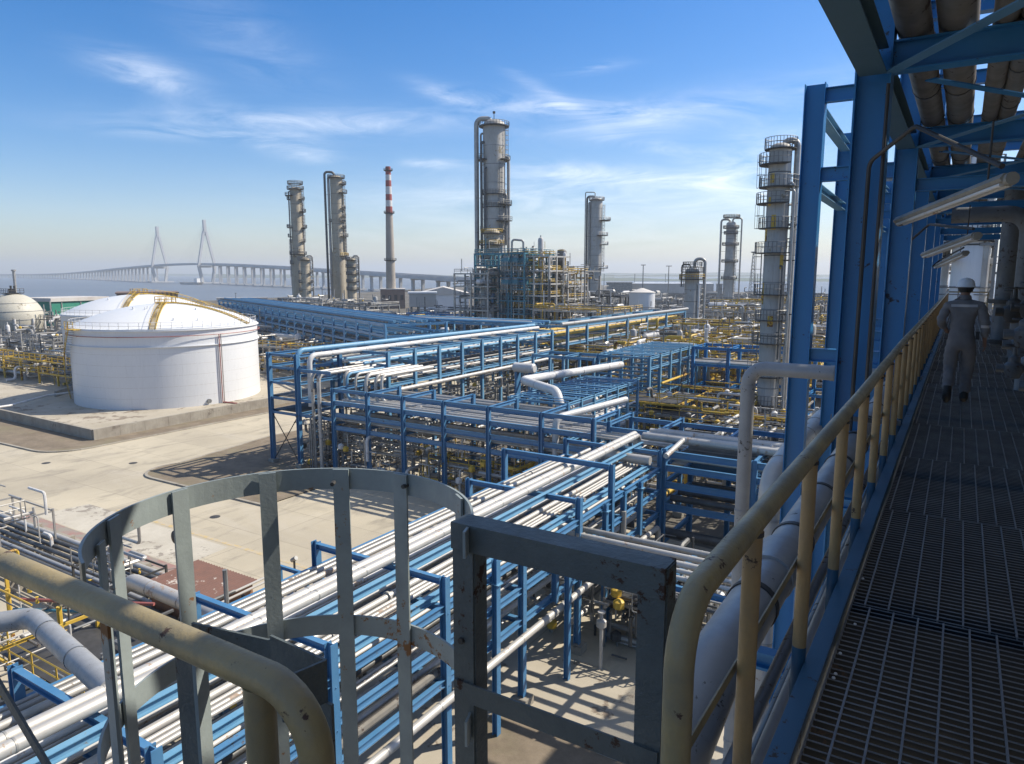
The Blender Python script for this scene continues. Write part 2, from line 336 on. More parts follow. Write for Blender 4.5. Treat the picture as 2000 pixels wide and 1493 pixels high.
    def build(s, name, mat, parent=None, smooth=True, angle=40):
        me = bpy.data.meshes.new(name)
        if parent is not None: o0 = Vector(parent.location); pp = parent.parent
        else:
            xs = [v[0] for v in s.v]; ys = [v[1] for v in s.v]; zs = [v[2] for v in s.v]
            o0 = Vector(((min(xs) + max(xs)) / 2, (min(ys) + max(ys)) / 2, min(zs))); pp = None
        if parent is not None and parent.parent is not None: o0 = Vector(parent.parent.location) + Vector(parent.location)
        me.from_pydata([(v[0] - o0.x, v[1] - o0.y, v[2] - o0.z) for v in s.v], [], s.f)
        if smooth:
            me.shade_smooth()
            try: me.set_sharp_from_angle(angle=R_(angle))
            except Exception: pass
        me.materials.append(mat); me.update()
        o = bpy.data.objects.new(name, me); col.objects.link(o)
        if parent is not None: o.parent = parent
        else: o.location = o0
        return o

# --- pipe: one thing (body, seam bands, flanges are its parts)
ORD = ['first', 'second', 'third', 'fourth', 'fifth', 'sixth', 'seventh', 'eighth', 'ninth', 'tenth', 'eleventh', 'twelfth', 'thirteenth', 'fourteenth', 'fifteenth', 'sixteenth', 'seventeenth', 'eighteenth', 'nineteenth', 'twentieth']
def pipe(label, pts, r, mat, group=None, n=12, bend=None, bands=0.0, band_mat=None, name='pipe', flanges=()):
    bend = bend if bend is not None else r * 2.5
    path = fillet(pts, bend, 6) if len(pts) > 2 else [Vector(p) for p in pts]
    if bands <= 0 and not flanges:
        return tag(MB().tube(path, r, n).build(name, mat), label, 'pipe', group)
    t = thing(name, path[0], label, 'pipe', group)
    MB().tube(path, r, n).build('pipe_body', mat, t)
    if bands > 0:
        pts2 = [Vector(p) for p in pts]
        for i in range(len(pts2) - 1):
            d = pts2[i + 1] - pts2[i]; L = d.length; d.normalize(); k = bands * 0.6
            while k < L - bend:
                if k > bend: c = pts2[i] + d * k; MB().tube([c - d * 0.025, c + d * 0.025], r * 1.035 + 0.004, n).build('seam_band', band_mat or mat, t)
                k += bands
    for p, d in flanges:
        f = MB(); p = Vector(p); d = Vector(d).normalized(); f.tube([p - d * 0.05, p + d * 0.05], r * 1.6, n); f.build('flange', band_mat or mat, t)
    return t

def rail_run(mb, pts, h=1.1, sp=1.6, r=0.035, base=0.0, mids=(0.55,), n=5):
    pts = [Vector(p) for p in pts]
    for i in range(len(pts) - 1):
        a, b = pts[i], pts[i + 1]; L = (b - a).length; k = max(1, int(L / sp))
        for j in range(k + 1):
            p = a.lerp(b, j / k); mb.tube([p + Vector((0, 0, base)), p + Vector((0, 0, h))], r, n, cap=False)
        for m in (*mids, 1.0):
            mb.tube([a + Vector((0, 0, h * m)), b + Vector((0, 0, h * m))], r, n, cap=False)

# ================================================================ SETTING
def sheet(name, pts, z, mat, kind='structure', sub=1):
    mb = MB(); mb.v = [(p[0], p[1], z) for p in pts]; mb.f = [list(range(len(pts)))]
    # keep faces pointing up
    a = sum(pts[i][0] * pts[(i + 1) % len(pts)][1] - pts[(i + 1) % len(pts)][0] * pts[i][1] for i in range(len(pts)))
    if a < 0: mb.f[0].reverse()
    o = mb.build(name, mat, smooth=False); o['kind'] = kind; return o
sheet('water', [(-11000, -3000), (6000, -3000), (6000, 11000), (-11000, 11000)], -2.0, m_water)
shore = [atD(-500, 420), atD(0, 480), atD(230, 560), atD(420, 600), atD(520, 640), atD(700, 800), atD(850, 1050), atD(960, 1300), atD(1200, 1330), atD(1330, 1000), atD(1420, 860), atD(1560, 800), atD(1760, 760), atD(2300, 700), atD(3200, 600)]
land = [(p.x, p.y) for p in shore] + [(300, -200), (-450, -200)]
mb = MB(); mb.poly(land[::-1] if False else land, -2.6, 0.0)
o = mb.build('ground', m_yard, smooth=False); o['kind'] = 'structure'
# pavement (concrete road area)
sheet('pavement', [(-200, -60), (10, -60), (10, 48), (-30, 52), (-62, 66), (-66, 120), (-86, 140), (-200, 140)], 0.004, m_pave)
# grid-aligned yard under the blue racks stays oil stained; kerbed soil islands
def arc_pts(cx, cy, r, a0, a1, n=8): return [(cx + r * math.cos(R_(a0 + (a1 - a0) * k / n)), cy + r * math.sin(R_(a0 + (a1 - a0) * k / n))) for k in range(n + 1)]
isl = [(-50, 39.6)] + arc_pts(-66.5, 42.6, 3.2, 270, 150, 8) + [(-71.5, 58), (-70, 74), (-64, 84), (-50, 84)]
sheet('soil_island', isl, 0.10, m_soil)
def kerb(name, pts, label, w=0.28, h=0.15, mat=m_conc):
    mb = MB()
    for i in range(len(pts) - 1):
        mb.bar((pts[i][0], pts[i][1], h / 2 + 0.002), (pts[i + 1][0], pts[i + 1][1], h / 2 + 0.002), w, h)
    return tag(mb.build(name, mat, smooth=False), label, 'kerb')
kerb('kerb', isl[:-1], 'low concrete kerb round the bare soil under the tall blue rack tower')
isl2 = [(-170, 38.5), (-96, 38.6)] + arc_pts(-88.5, 43.0, 4.2, 270, 360, 6) + [(-84.2, 60), (-84, 100), (-110, 130), (-170, 130)]
sheet('soil_strip', isl2, 0.05, m_soil)
kerb('kerb', isl2[:-2], 'curved concrete kerb along the road in front of the tank bund')
isl3 = [(-110, 16)] + [(-96, 24.5), (-88, 29.5), (-83.5, 31.2), (-80.7, 31.0), (-80.2, 29.0), (-84, 24.5), (-96, 14)]
sheet('soil_corner', isl3, 0.05, m_soil); kerb('kerb', isl3, 'rounded kerb of the soil corner at the left edge')
# pale apron, red strip, worn yellow line
pA = [at(210, 962, 0), at(325, 990, 0) + Vector((10.8, -1.3, 0)), at(350, 1110, 0), at(188, 1050, 0), at(38, 996, 0)]
sheet('pale_slab', [(-64.5, 27.9), (-63.6, 31.9), (-44.6, 31.9), (-44.2, 27.9)], 0.008, material('lighter_concrete', (0.50, 0.46, 0.38), (0.38, 0.345, 0.28), 0.9, scale=0.35, spot=(0.25, 0.22, 0.18), spot_amt=0.5, spot_scale=0.8))
sheet('red_paving', [(-66, 26.2), (-66, 27.8), (-42, 27.8), (-42, 26.2)], 0.012, m_redg)
sheet('yellow_line', [(-60, 32.15), (-60, 32.5), (-29, 32.5), (-29, 32.15)], 0.012, m_line)
# lower drainage trench edge beam beside red paving
sheet('apron', [(-30, 12), (-1, 12), (-1, 31.5), (-30, 31.5)], 0.008, m_concp)
sheet('gravel', [at(880, 1510, 0), at(975, 1372, 0), at(1075, 1398, 0), at(1250, 1500, 0), at(1200, 1600, 0), at(900, 1600, 0)], 0.02, m_soil)
kerb('kerb', [at(975, 1372, 0), at(1075, 1398, 0), at(1250, 1500, 0)], 'low kerb between pale apron and gravel seen through the safety gate', .14, .1)
for i, (px_, py_) in enumerate([(260, 905), (90, 905), (420, 1010)]):
    c = at(px_, py_, 0); o = MB().lathe((c.x, c.y, 0.006), [(.42, 0), (.42, .012), (.38, .014)], 20).build('manhole_cover', m_darks); tag(o, 'dark round manhole cover in the pale pavement, %s from the tank' % ORD[[1, 0, 2][i]], 'manhole cover', 'manhole covers in the pavement')
# far shore hills
random.seed(5)
def hill(name, px0, px1, D, hgt, seed):
    random.seed(seed); mb = MB(); n = 60; top = []; bot = []; back = []
    for k in range(n + 1):
        p = atD(px0 + (px1 - px0) * k / n, D); h = hgt * (0.35 + 0.65 * abs(math.sin(k * 0.13 + seed)) * (0.7 + 0.3 * math.sin(k * 0.41 + seed * 2)) + random.uniform(-.05, .05))
        q = p * 1.12
        mb.v += [(p.x, p.y, -2.5), (p.x * 1.05, p.y * 1.05, h), (q.x, q.y, -2.5)]
    for k in range(n):
        a = 3 * k; mb.f += [[a, a + 3, a + 4, a + 1], [a + 1, a + 4, a + 5, a + 2]]
    o = mb.build(name, m_hill); o['kind'] = 'structure'; return o
hill('far_hills', 1050, 2300, 5200, 38, 3); hill('far_shore', -700, 760, 7600, 26, 8); hill('far_hills', 420, 1200, 4300, 22, 1)
hill('river_bank', 900, 1700, 2300, 9, 2)

# ================================================================ FOREGROUND: WALKWAY
DZ = 18.15
deck = thing('walkway', (0, 10, DZ), 'dark steel grating walkway on the right with a blue edge beam', 'walkway')
random.seed(11)
XL, XR = -0.40, 2.3
y = 0.35; pan = 0
while y < 44:
    L = 1.95 if pan else 1.98; off = random.uniform(-0.035, 0.035); x0 = XL + 0.01
    bars = MB(); rods = MB(); zt = DZ + random.uniform(-0.003, 0.003)
    st = 0.0520 if y < 16 else 0.104
    k = y + 0.008; tops = MB()
    while k < y + L - 0.004:
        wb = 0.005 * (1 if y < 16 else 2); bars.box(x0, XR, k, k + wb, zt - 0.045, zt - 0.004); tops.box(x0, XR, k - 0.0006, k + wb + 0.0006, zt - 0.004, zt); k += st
    for kx in range(22):
        xx = x0 + 0.06 + off + kx * 0.118
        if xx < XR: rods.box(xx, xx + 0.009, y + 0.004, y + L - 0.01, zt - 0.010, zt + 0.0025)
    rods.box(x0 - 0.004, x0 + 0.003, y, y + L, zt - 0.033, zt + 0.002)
    g = bars.build('grating_panel', m_grate, deck, smooth=False); tops.build('lightened_bar_top', m_bartop, g, smooth=False); rods.build('cross_rod', m_rod, g, smooth=False)
    y += L + 0.006; pan += 1
mb = MB(); mb.bar((XL - 0.012, -1.0, DZ - 0.08), (XL - 0.012, 44, DZ - 0.08), 0.012, 0.28); mb.bar((XL - 0.05, -1.0, DZ + 0.055), (XL - 0.05, 44, DZ + 0.055), 0.075, 0.012); mb.bar((XL - 0.05, -1, DZ - 0.215), (XL - 0.05, 44, DZ - 0.215), 0.075, 0.012)
mb.build('edge_beam', m_edge, deck, smooth=False)
for k in range(14):
    yy = 1.0 + k * 3.2; MB().ibeam((XL + 0.02, yy, DZ - 0.14), (XR, yy, DZ - 0.14), 0.12, 0.18).build('joist', m_darks, deck, smooth=False)
MB().bar((XR + 0.06, -1, DZ - 0.1), (XR + 0.06, 44, DZ - 0.1), 0.1, 0.25).build('edge_beam', m_deep, deck, smooth=False)
# camera-side platform (where the photographer stands), below the frame edge
MB().box(-2.9, XL - 0.1, -1.5, 0.82, DZ - 0.03, DZ).build('platform_plate', m_darks, deck, smooth=False)
# concrete crumbs lying on the grating
random.seed(3)
for i, (px, py) in enumerate([(1685, 1131), (1641, 1277), (1632, 1317), (1628, 1325), (1670, 1220)]):
    c = at(px, py, DZ + 0.006); mb = MB(); mb.lathe((c.x, c.y, DZ + 0.003), [(0.004, 0), (0.009, 0.003), (0.007, 0.009), (0.001, 0.011)], 7)
    tag(mb.build('stone_chip', m_white), 'tiny pale stone chip on the dark walkway grating', 'stone chip', 'stone chips on the grating')

# right handrail along the walkway
RX = -0.515; RZ = 19.2
hr = thing('handrail', (RX, 1.66, DZ), 'long cream painted handrail with ochre posts running beside the dark walkway', 'handrail')
MB().tube([(RX, 1.60, 17.6), (RX, 1.60, RZ), (RX, 5.2, RZ), (RX - 0.02, 9.5, RZ + 0.005), (RX, 38, RZ)], 0.037, 20, bend=0.17, seg=8).build('top_rail', m_cream, hr)
yy = 2.32; k = 0
while yy < 37:
    MB().tube([(RX, yy, 18.28), (RX, yy, RZ - 0.02)], 0.031, 16).build('post', m_post, hr)
    MB().tube([(RX, yy, 17.98), (RX, yy, 18.281)], 0.0315, 16).build('post_foot', m_edge, hr)
    MB().tube([(RX, yy, RZ - 0.044), (RX, yy, RZ - 0.030)], 0.0345, 14).build('weld_bead', m_darks, hr)
    yy += 1.05; k += 1
mid = []
for k in range(24):
    y_ = 1.62 + k * 1.5; mid.append((RX - 0.045 + 0.008 * math.sin(k * 2.1), y_, 18.66 + 0.02 * math.sin(k * 1.7 + 0.6)))
mb = MB()
for a, b in zip(mid, mid[1:]): mb.bar(a, b, 0.006, 0.038)
mb.build('mid_rail', m_cream, hr, smooth=False)
# far cross rail closing the walkway
fr = thing('handrail', (0.3, 38, DZ), 'short cream cross rail closing the far end of the walkway', 'handrail')
mb = MB(); rail_run(mb, [(RX, 38.2, DZ), (1.0, 38.2, DZ)], 1.05, 0.8, 0.03); mb.build('rail', m_cream, fr)

# left handrail (perpendicular), with U-shaped return
LY = 0.87
lr = thing('handrail', (-1.1, LY, DZ), 'thick chipped cream handrail with a U-shaped end in the left foreground', 'handrail')
MB().tube([(-4.6, LY - 0.01, RZ), (-2.0, LY, RZ), (-0.985, LY, RZ), (-0.985, LY, RZ - 0.36), (-1.5, LY, RZ - 0.52)], 0.034, 24, bend=0.13, seg=9).build('top_rail', m_cream, lr)
MB().tube([(-1.145, LY, 17.9), (-1.145, LY, RZ - 0.02)], 0.032, 18).build('post', m_cream, lr)
MB().tube([(-2.62, LY, 17.9), (-2.62, LY, RZ - 0.02)], 0.03, 18).build('post', m_gate, lr)
MB().bar((-2.62, LY, 18.98), (-1.75, LY, 18.40), 0.008, 0.035).build('brace_bar', m_gate, lr, smooth=False)

# ladder safety cage
CX, CY, CR_ = -1.84, 1.56, 0.60
cage = thing('ladder_cage', (CX, CY, DZ), 'grey green safety cage of curved flat bars with orange rust in the foreground', 'ladder cage')
def hoop(z, a0, a1, h=0.088):
    mb = MB(); mb.arc((CX, CY), CR_, CR_ + 0.009, z - h, z, R_(a0), R_(a1), 64); mb.build('hoop', m_cage, cage, angle=30)
hoop(19.2, 18, 252); hoop(18.55, 18, 252)
hoop(17.8, 18, 252)
for px_, py_ in [(250, 1010), (362, 960), (525, 930), (665, 917), (792, 922), (905, 968)]:
    p = at(px_, py_, 19.2); a = math.atan2(p.y - CY, p.x - CX)
    r1 = CR_ - 0.011; c = (CX + r1 * math.cos(a), CY + r1 * math.sin(a)); t = (-math.sin(a), math.cos(a))
    w = 0.033
    mb = MB(); mb.bar((c[0], c[1], 16.2), (c[0], c[1], 19.199), 0.009, 2 * w, up=(t[0], t[1], 0)); mb.build('cage_bar', m_cage, cage, smooth=False)
for a in (222, 262):
    a = R_(a); c = (CX + (CR_ - .011) * math.cos(a), CY + (CR_ - .011) * math.sin(a)); t = (-math.sin(a), math.cos(a))
    mb = MB(); mb.bar((c[0], c[1], 16.2), (c[0], c[1], 19.15), 0.009, 0.05, up=(t[0], t[1], 0)); mb.build('cage_bar', m_cage, cage, smooth=False)
# bolts on the cage
for px_, py_, z in [(650, 945, 19.155), (790, 950, 19.155)]:
    p = at(px_, py_, z); q = Vector((CX - p.x, CY - p.y, 0)).normalized(); MB().tube([p - q * .02, p + q * .012], .009, 6).build('bolt', m_darks, cage)
# ladder inside cage: stringers, curved top plate, rungs
lad = thing('ladder', (-1.6, 1.25, 16), 'dark steel ladder with a folded top plate behind the left handrail', 'ladder')
pa, pb = at(375, 1216, 18.98), at(636, 1292, 18.98)
pb2 = at(548, 1330, 18.98)
mb = MB(); mid_ = pa.lerp(pb, 0.55) + Vector((0.0, 0.03, 0))
mb.bar(pa + Vector((0, 0, -.045)), mid_ + Vector((0, 0, -.05)), 0.008, 0.09); mb.bar(mid_ + Vector((0, 0, -.05)), pb + Vector((0, 0, -.055)), 0.008, 0.12)
mb.build('top_plate', m_gate, lad, smooth=False)
mb = MB(); mb.bar(pb + Vector((0, 0, -.055)), pb2 + Vector((0, 0, -.055)), 0.008, 0.12); mb.bar(pb + Vector((-.004, -.004, -.9)), pb + Vector((-.004, -.004, -.115)), 0.055, 0.01, up=(0, 1, 0)); mb.build('side_plate', m_gate, lad, smooth=False)
pc = at(362, 1275, 18.93)
mb = MB(); mb.bar((pc.x, pc.y, 16.2), (pc.x, pc.y, 18.93), 0.085, 0.012, up=(0, 1, 0)); mb.build('stringer', m_gate, lad, smooth=False)
mb = MB(); mb.bar((pc.x + 0.05, pc.y + 0.01, 16.2), (pc.x + 0.05, pc.y + 0.01, 18.98), 0.05, 0.012, up=(1, 0.3, 0)); mb.build('stringer', m_cage, lad, smooth=False)
for k in range(8): MB().tube([(pc.x, pc.y, 16.4 + k * 0.28), (pb.x, pb.y - .02, 16.4 + k * 0.28)], 0.012, 8).build('rung', m_gate, lad)

# gate frame
GY = 1.80
gate = thing('safety_gate', (-1.0, GY, DZ), 'dull grey angle iron gate frame with chipped paint beside the ladder cage', 'gate')
def angle_post(x, z0, z1, sx):
    mb = MB(); mb.box(x - 0.04, x + 0.04, GY, GY + 0.008, z0, z1); mb.box(x + sx * 0.04 - 0.004, x + sx * 0.04 + 0.004, GY + 0.008, GY + 0.075, z0, z1); return mb
angle_post(-1.31, 17.5, 19.2, 1).build('post', m_gate, gate, smooth=False)
angle_post(-0.665, 17.5, 19.2, 1).build('post', m_gate, gate, smooth=False)
mb = MB(); mb.box(-1.35, -0.625, GY - 0.009, GY - 0.001, 19.115, 19.205); mb.box(-1.35, -0.625, GY - 0.001, GY + 0.085, 19.197, 19.205); mb.build('top_bar', m_gate, gate, smooth=False)
mb = MB(); mb.box(-1.345, -0.63, GY - 0.008, GY - 0.001, 18.585, 18.655); mb.box(-1.345, -0.63, GY - .001, GY + 0.04, 18.585, 18.592); mb.build('mid_bar', m_gate, gate, smooth=False)
for z_ in (18.80,): MB().tube([(-1.315, GY - 0.012, z_), (-1.315, GY + 0.001, z_)], 0.011, 6).build('bolt', m_darks, gate)

# pipes running just outside the walkway rail
pipe('thick grey pipe with seam bands running low outside the walkway handrail', [(-0.98, 2.2, 15.0), (-0.90, 2.75, 17.9), (-0.86, 3.25, 18.16), (-0.88, 12, 18.12), (-0.9, 40, 18.1)], 0.135, m_gpipe, n=28, bend=0.35, bands=1.15, band_mat=m_darks)
# patched insulation wrap with flapping tape on that pipe
wr = MB(); wr.tube([(-0.865, 4.35, 18.158), (-0.87, 4.75, 18.155)], [0.15, 0.158], 24)
tag(wr.build('insulation_wrap', m_gpipe), 'lumpy patched insulation wrap on the thick grey pipe outside the handrail', 'insulation wrap')
for i, (x, z, r, m, lb) in enumerate([(-0.66, 17.98, 0.032, m_gpipe2, 'dark grey'), (-0.60, 17.86, 0.034, m_gpipe, 'pale grey'), (-0.53, 17.74, 0.036, m_blue2, 'blue grey'), (-0.70, 17.62, 0.03, m_gpipe2, 'dark'), (-0.47, 17.60, 0.03, m_gpipe, 'grey')]):
    pipe('%s small pipe, %s from the thick grey pipe, outside the walkway handrail' % (lb, ORD[i]), [(x, 0.3, z), (x, 15, z + 0.01), (x, 40, z)], r, m, 'small pipes outside the walkway', 12)
# supports under these pipes
for i, yy in enumerate((4.6, 8.4, 13.6, 18.4)):
    b = thing('pipe_bracket', (-0.7, yy, 17.5), '%s blue bracket along the walkway carrying the small pipes beside the handrail' % ORD[i], 'bracket', 'blue brackets carrying the walkway pipes')
    MB().ibeam((XL - 0.05, yy, 17.50), (-1.05, yy, 17.50), 0.1, 0.12).build('arm', m_deep, b, smooth=False)
    MB().bar((-1.0, yy, 17.56), (-1.0, yy, 17.98), 0.06, 0.05, up=(0, 1, 0)).build('post', m_deep, b, smooth=False)
# grey pipe hoop crossing to the main column, and lit elbow pipe behind
pipe('slim grey pipe that rises and bends right to the big blue column', [(-2.30, 9.6, 9.0), (-2.30, 9.6, 18.78), (-0.80, 9.6, 18.78)], 0.092, m_gpipe, n=20, bend=0.22, bands=1.7)
pipe('thick pale pipe bending down beside the blue columns, sunlit on top', [(-2.9, 14.4, 4.0), (-2.9, 14.4, 16.0), (-2.9, 15.9, 16.12), (-2.9, 34, 16.3)], 0.24, m_alu, n=24, bend=0.5, bands=1.3, band_mat=m_alu2)
# overhead structure
fr = thing('overhead_rack', (0, 10, 0), 'deep blue steel column and beam structure standing over the walkway', 'steel structure')
BX = -0.95; BY = [8.7, 13.9, 18.9, 24.1, 29.3, 34.5]
for yy in BY:
    MB().ibeam((BX, yy, 0), (BX, yy, 26.5), 0.30, 0.34, 0.018, up=(1, 0, 0)).build('column', m_deep, fr, smooth=False)
for yy in BY: MB().ibeam((5.4, yy, 0), (5.4, yy, 26.5), 0.30, 0.34, 0.018, up=(1, 0, 0)).build('column', m_deep, fr, smooth=False)
for yy in [-1.5, 3.5] + BY:
    MB().ibeam((BX + 0.17, yy, 22.20), (5.2, yy, 22.20), 0.2, 0.30, 0.018).build('cross_beam', m_deep, fr, smooth=False)
    if yy > 10: MB().ibeam((BX + 0.17, yy - 0.0, 21.45), (2.4, yy, 21.45), 0.14, 0.2, 0.014).build('cross_beam', m_deep, fr, smooth=False)
for a, b in zip([-1.5] + BY, BY):
    MB().ibeam((BX, a + 0.16, 22.15), (BX, b - 0.16, 22.15), 0.26, 0.26, 0.018).build('side_beam', m_slate, fr, smooth=False)
for i, (a, b) in enumerate(zip([3.5] + BY, BY)):
    mb = MB(); mb.bar((BX + 0.15, b - 0.12, 22.03), (2.0, max(a + 0.5, b - 4.6), 22.03), 0.13, 0.014); mb.build('plan_brace', m_blue, fr, smooth=False)
    mb = MB(); mb.bar((BX + 0.5, a + 0.25, 22.0), (2.4, b - 0.6, 22.0), 0.12, 0.014); mb.build('plan_brace', m_deep, fr, smooth=False)
# outer column row
OX = [(-2.42, 13.9), (-2.55, 18.9), (-2.55, 24.1), (-2.55, 29.3)]
for x, yy in OX: MB().ibeam((x, yy, 0), (x, yy, 23.25), 0.26, 0.34, 0.016, up=(1, 0, 0)).build('column', m_deep, fr, smooth=False)
for x, yy in OX:
    for z in (23.05, 21.72, 18.55, 15.9): MB().ibeam((x + 0.17, yy, z), (BX - 0.17, yy, z), 0.16, 0.24, 0.014).build('tie_beam', m_deep, fr, smooth=False)
for (x, a), (x2, b) in zip(OX, OX[1:]):
    for z in (22.9, 21.55): MB().ibeam((x, a + 0.14, z), (x2, b - 0.14, z), 0.2, 0.16, 0.012).build('side_beam', m_blue2, fr, smooth=False)
for yy, z in ((8.7, 18.75), (13.9, 18.6), (18.9, 18.6), (24.1, 18.6)):
    MB().bar((BX - 0.2, yy, z - 0.35), (BX + 0.5, yy, z - 0.35), 0.05, 0.05).build('bracket_pipe', m_gpipe2, fr)
# overhead pipes
xs = [(-0.62, 0.165, m_brownp), (-0.24, 0.18, m_brownp), (0.16, 0.11, m_brownp), (0.38, 0.12, m_brownp), (0.80, 0.06, m_brownp), (1.0, 0.13, m_brownp), (1.22, 0.09, m_brownp), (1.5, 0.15, m_brownp), (1.95, 0.2, m_alu2), (2.4, 0.12, m_alu2), (2.85, 0.22, m_brownp), (3.35, 0.18, m_alu2), (3.8, 0.15, m_alu2), (4.2, 0.18, m_brownp), (4.7, 0.2, m_alu2)]  # unseen right-hand pipes added for shade; first three turned up to let sun in
for i, (x, r, m) in enumerate(xs):
    pipe('brown lagged overhead pipe above the walkway, %s from the blue columns' % ORD[i], [(x, 5.9, 27.0), (x, 5.9, 22.35 + r), (x, 40, 22.35 + r)] if i < 3 else [(x, -6, 22.35 + r), (x, 40, 22.35 + r)], r, m, 'overhead pipes above the walkway', 16, bands=2.2 if i < 6 else 0, band_mat=m_alud)
# floor added mostly out of view at right to shade the walkway
uf = thing('shade_floor', (6, 15, 24), 'dark floor plate added over the pipes at the right edge for shade', 'floor')
MB().box(2.7, 9.5, 0.5, 44, 24.3, 24.45).build('shade_plate', m_darks, uf, smooth=False)
MB().box(9.5, 9.8, -8, 44, 18.0, 24.45).build('wind_wall', m_darks, uf, smooth=False)
for yy in BY: MB().ibeam((BX + .17, yy, 24.15), (9.4, yy, 24.15), 0.2, 0.28, 0.016).build('floor_beam', m_deep, uf, smooth=False)

# fluorescent walkway lamps on conduit arms
def lamp(label, a, b, w, conduit):
    a, b = Vector(a), Vector(b); t = thing('walkway_lamp', a, label, 'lamp', 'tube lamps hanging over the walkway'); d = (b - a).normalized()
    MB().prism(a, b, [(-w, 0), (-w * 0.75, -w * 0.35), (w * 0.75, -w * 0.35), (w, 0), (w * 0.6, w * 0.55), (-w * 0.6, w * 0.55)]).build('housing', m_lamp, t, smooth=False)
    for s in (-1, 1):
        off = Vector((0, 0, -w * 0.55)) + d.cross(Vector((0, 0, 1))) * (s * w * 0.45)
        MB().tube([a + d * 0.05 + off, b - d * 0.05 + off], w * 0.26, 10).build('lamp_tube', m_white, t)
    for q in (a, b): MB().tube([q - d * 0.01 + Vector((0, 0, -.15 * w)), q + d * 0.05 + Vector((0, 0, -.15 * w))], w * 0.72, 10).build('end_cap', m_lamp, t)
    MB().tube(conduit, 0.022, 8, bend=0.12).build('conduit', m_darks, t)
    MB().tube([a.lerp(b, .85), a.lerp(b, .85) + Vector((0, 0, .5))], 0.008, 6).build('hanger', m_darks, t)
def lp(px, py, Y): return atY(px, py, Y)
a, b = atY(1757, 432, 8.9), atY(1972, 348, 6.6)
lamp('large tube lamp nearest the camera slanting over the walkway', a, b, 0.068, [(-0.92, 8.5, 18.3), (-0.92, 8.5, 21.15), (-0.5, 8.1, 21.4), (b.x - .05, b.y + .1, b.z + .10)])
a, b = atY(1806, 498, 16.0), atY(1908, 460, 12.6)
lamp('middle tube lamp slanting over the walkway', a, b, 0.08, [(-0.9, 15.5, 18.3), (-0.9, 15.5, 20.6), (-0.6, 15.4, 20.9), (b.x - .05, b.y + .1, b.z + .10)])
a, b = atY(1828, 520, 25), atY(1886, 494, 20)
lamp('small tube lamp farthest away over the walkway', a, b, 0.09, [(-0.9, 24.5, 18.3), (-0.9, 24.5, 20.1), (-0.6, 24.4, 20.4), (b.x - .05, b.y + .1, b.z + .12)])
# black conduit on the main columns
tag(MB().tube([(BX + 0.16, 8.45, 17.5), (BX + 0.16, 8.45, 21.9)], 0.018, 8).build('conduit', m_darks), 'thin black conduit fixed up the edge of the big blue column', 'conduit')
# vertical pipes right of the walkway
vp = [(1.00, 10.6, 0.105, 22.3), (1.30, 12.2, 0.12, 22.3), (1.22, 14.6, 0.10, 22.3), (1.05, 17.8, 0.16, 21.2), (1.42, 16.6, 0.06, 22.3), (0.95, 22.5, 0.22, 22.3), (1.48, 10.9, 0.13, 22.0)]
for i, (x, yy, r, zt) in enumerate(vp):
    pts = [(x, yy, DZ + 0.02), (x, yy, zt)]
    if i == 3: pts.append((-0.3, yy, zt))
    t = pipe('grey upright pipe right of the walkway, %s counting from the camera side' % ORD[i], pts, r, m_gpipe if i % 2 == 0 else m_gpipe2, 'upright pipes right of the walkway', 20, bands=0,
             flanges=[((x, yy, DZ + 0.95 + 0.1 * (i % 3)), (0, 0, 1)), ((x, yy, DZ + 0.12), (0, 0, 1))], band_mat=m_darks)
def valve(label, p, s, mat, axis=(0, 0, 1)):
    p = Vector(p); t = thing('gate_valve', p, label, 'valve', 'valves on the upright pipes')
    MB().lathe(p, [(0.01, -.16 * s), (.09 * s, -.14 * s), (.1 * s, -.10 * s), (.13 * s, -.04 * s), (.13 * s, .05 * s), (.08 * s, .1 * s), (.08 * s, .16 * s), (.03 * s, .2 * s), (.02 * s, .36 * s), (.01 * s, .36 * s)], 14).build('valve_body', mat, t)
    MB().tube([p + Vector((-.22 * s, 0, 0)), p + Vector((.22 * s, 0, 0))], 0.06 * s, 12).build('valve_bore', mat, t)
    n = 16; pts = [p + Vector((.13 * s * math.cos(2 * math.pi * k / n), .13 * s * math.sin(2 * math.pi * k / n), .34 * s)) for k in range(n + 1)]
    MB().tube(pts, .013 * s, 6, cap=False).build('handwheel', m_darks, t)
for i, (x, yy, z, s) in enumerate([(0.82, 12.4, 19.15, 1.2), (0.9, 13.4, 19.5, 1.1), (0.95, 14.9, 18.8, 1.3), (0.85, 16.2, 19.3, 1.3), (1.0, 11.4, 18.55, 1.2), (0.95, 19.0, 19.2, 1.3), (0.75, 13.0, 18.6, 1.0)]):
    valve('dark valve among the upright pipes by the walkway, %s from the camera' % ORD[i], (x, yy, z), s, m_darks if i % 2 else m_gpipe2)
for i, (x, yy, h) in enumerate([(0.98, 11.9, 0.62), (0.92, 14.0, 0.5), (1.25, 11.2, 0.7)]):
    pipe('stub of grey pipe standing on the walkway edge, %s from the camera' % ORD[i], [(x, yy, DZ), (x, yy, DZ + h), (x + 0.6, yy, DZ + h)], 0.085, m_gpipe, 'grey pipe stubs on the walkway', 16, bend=0.12)

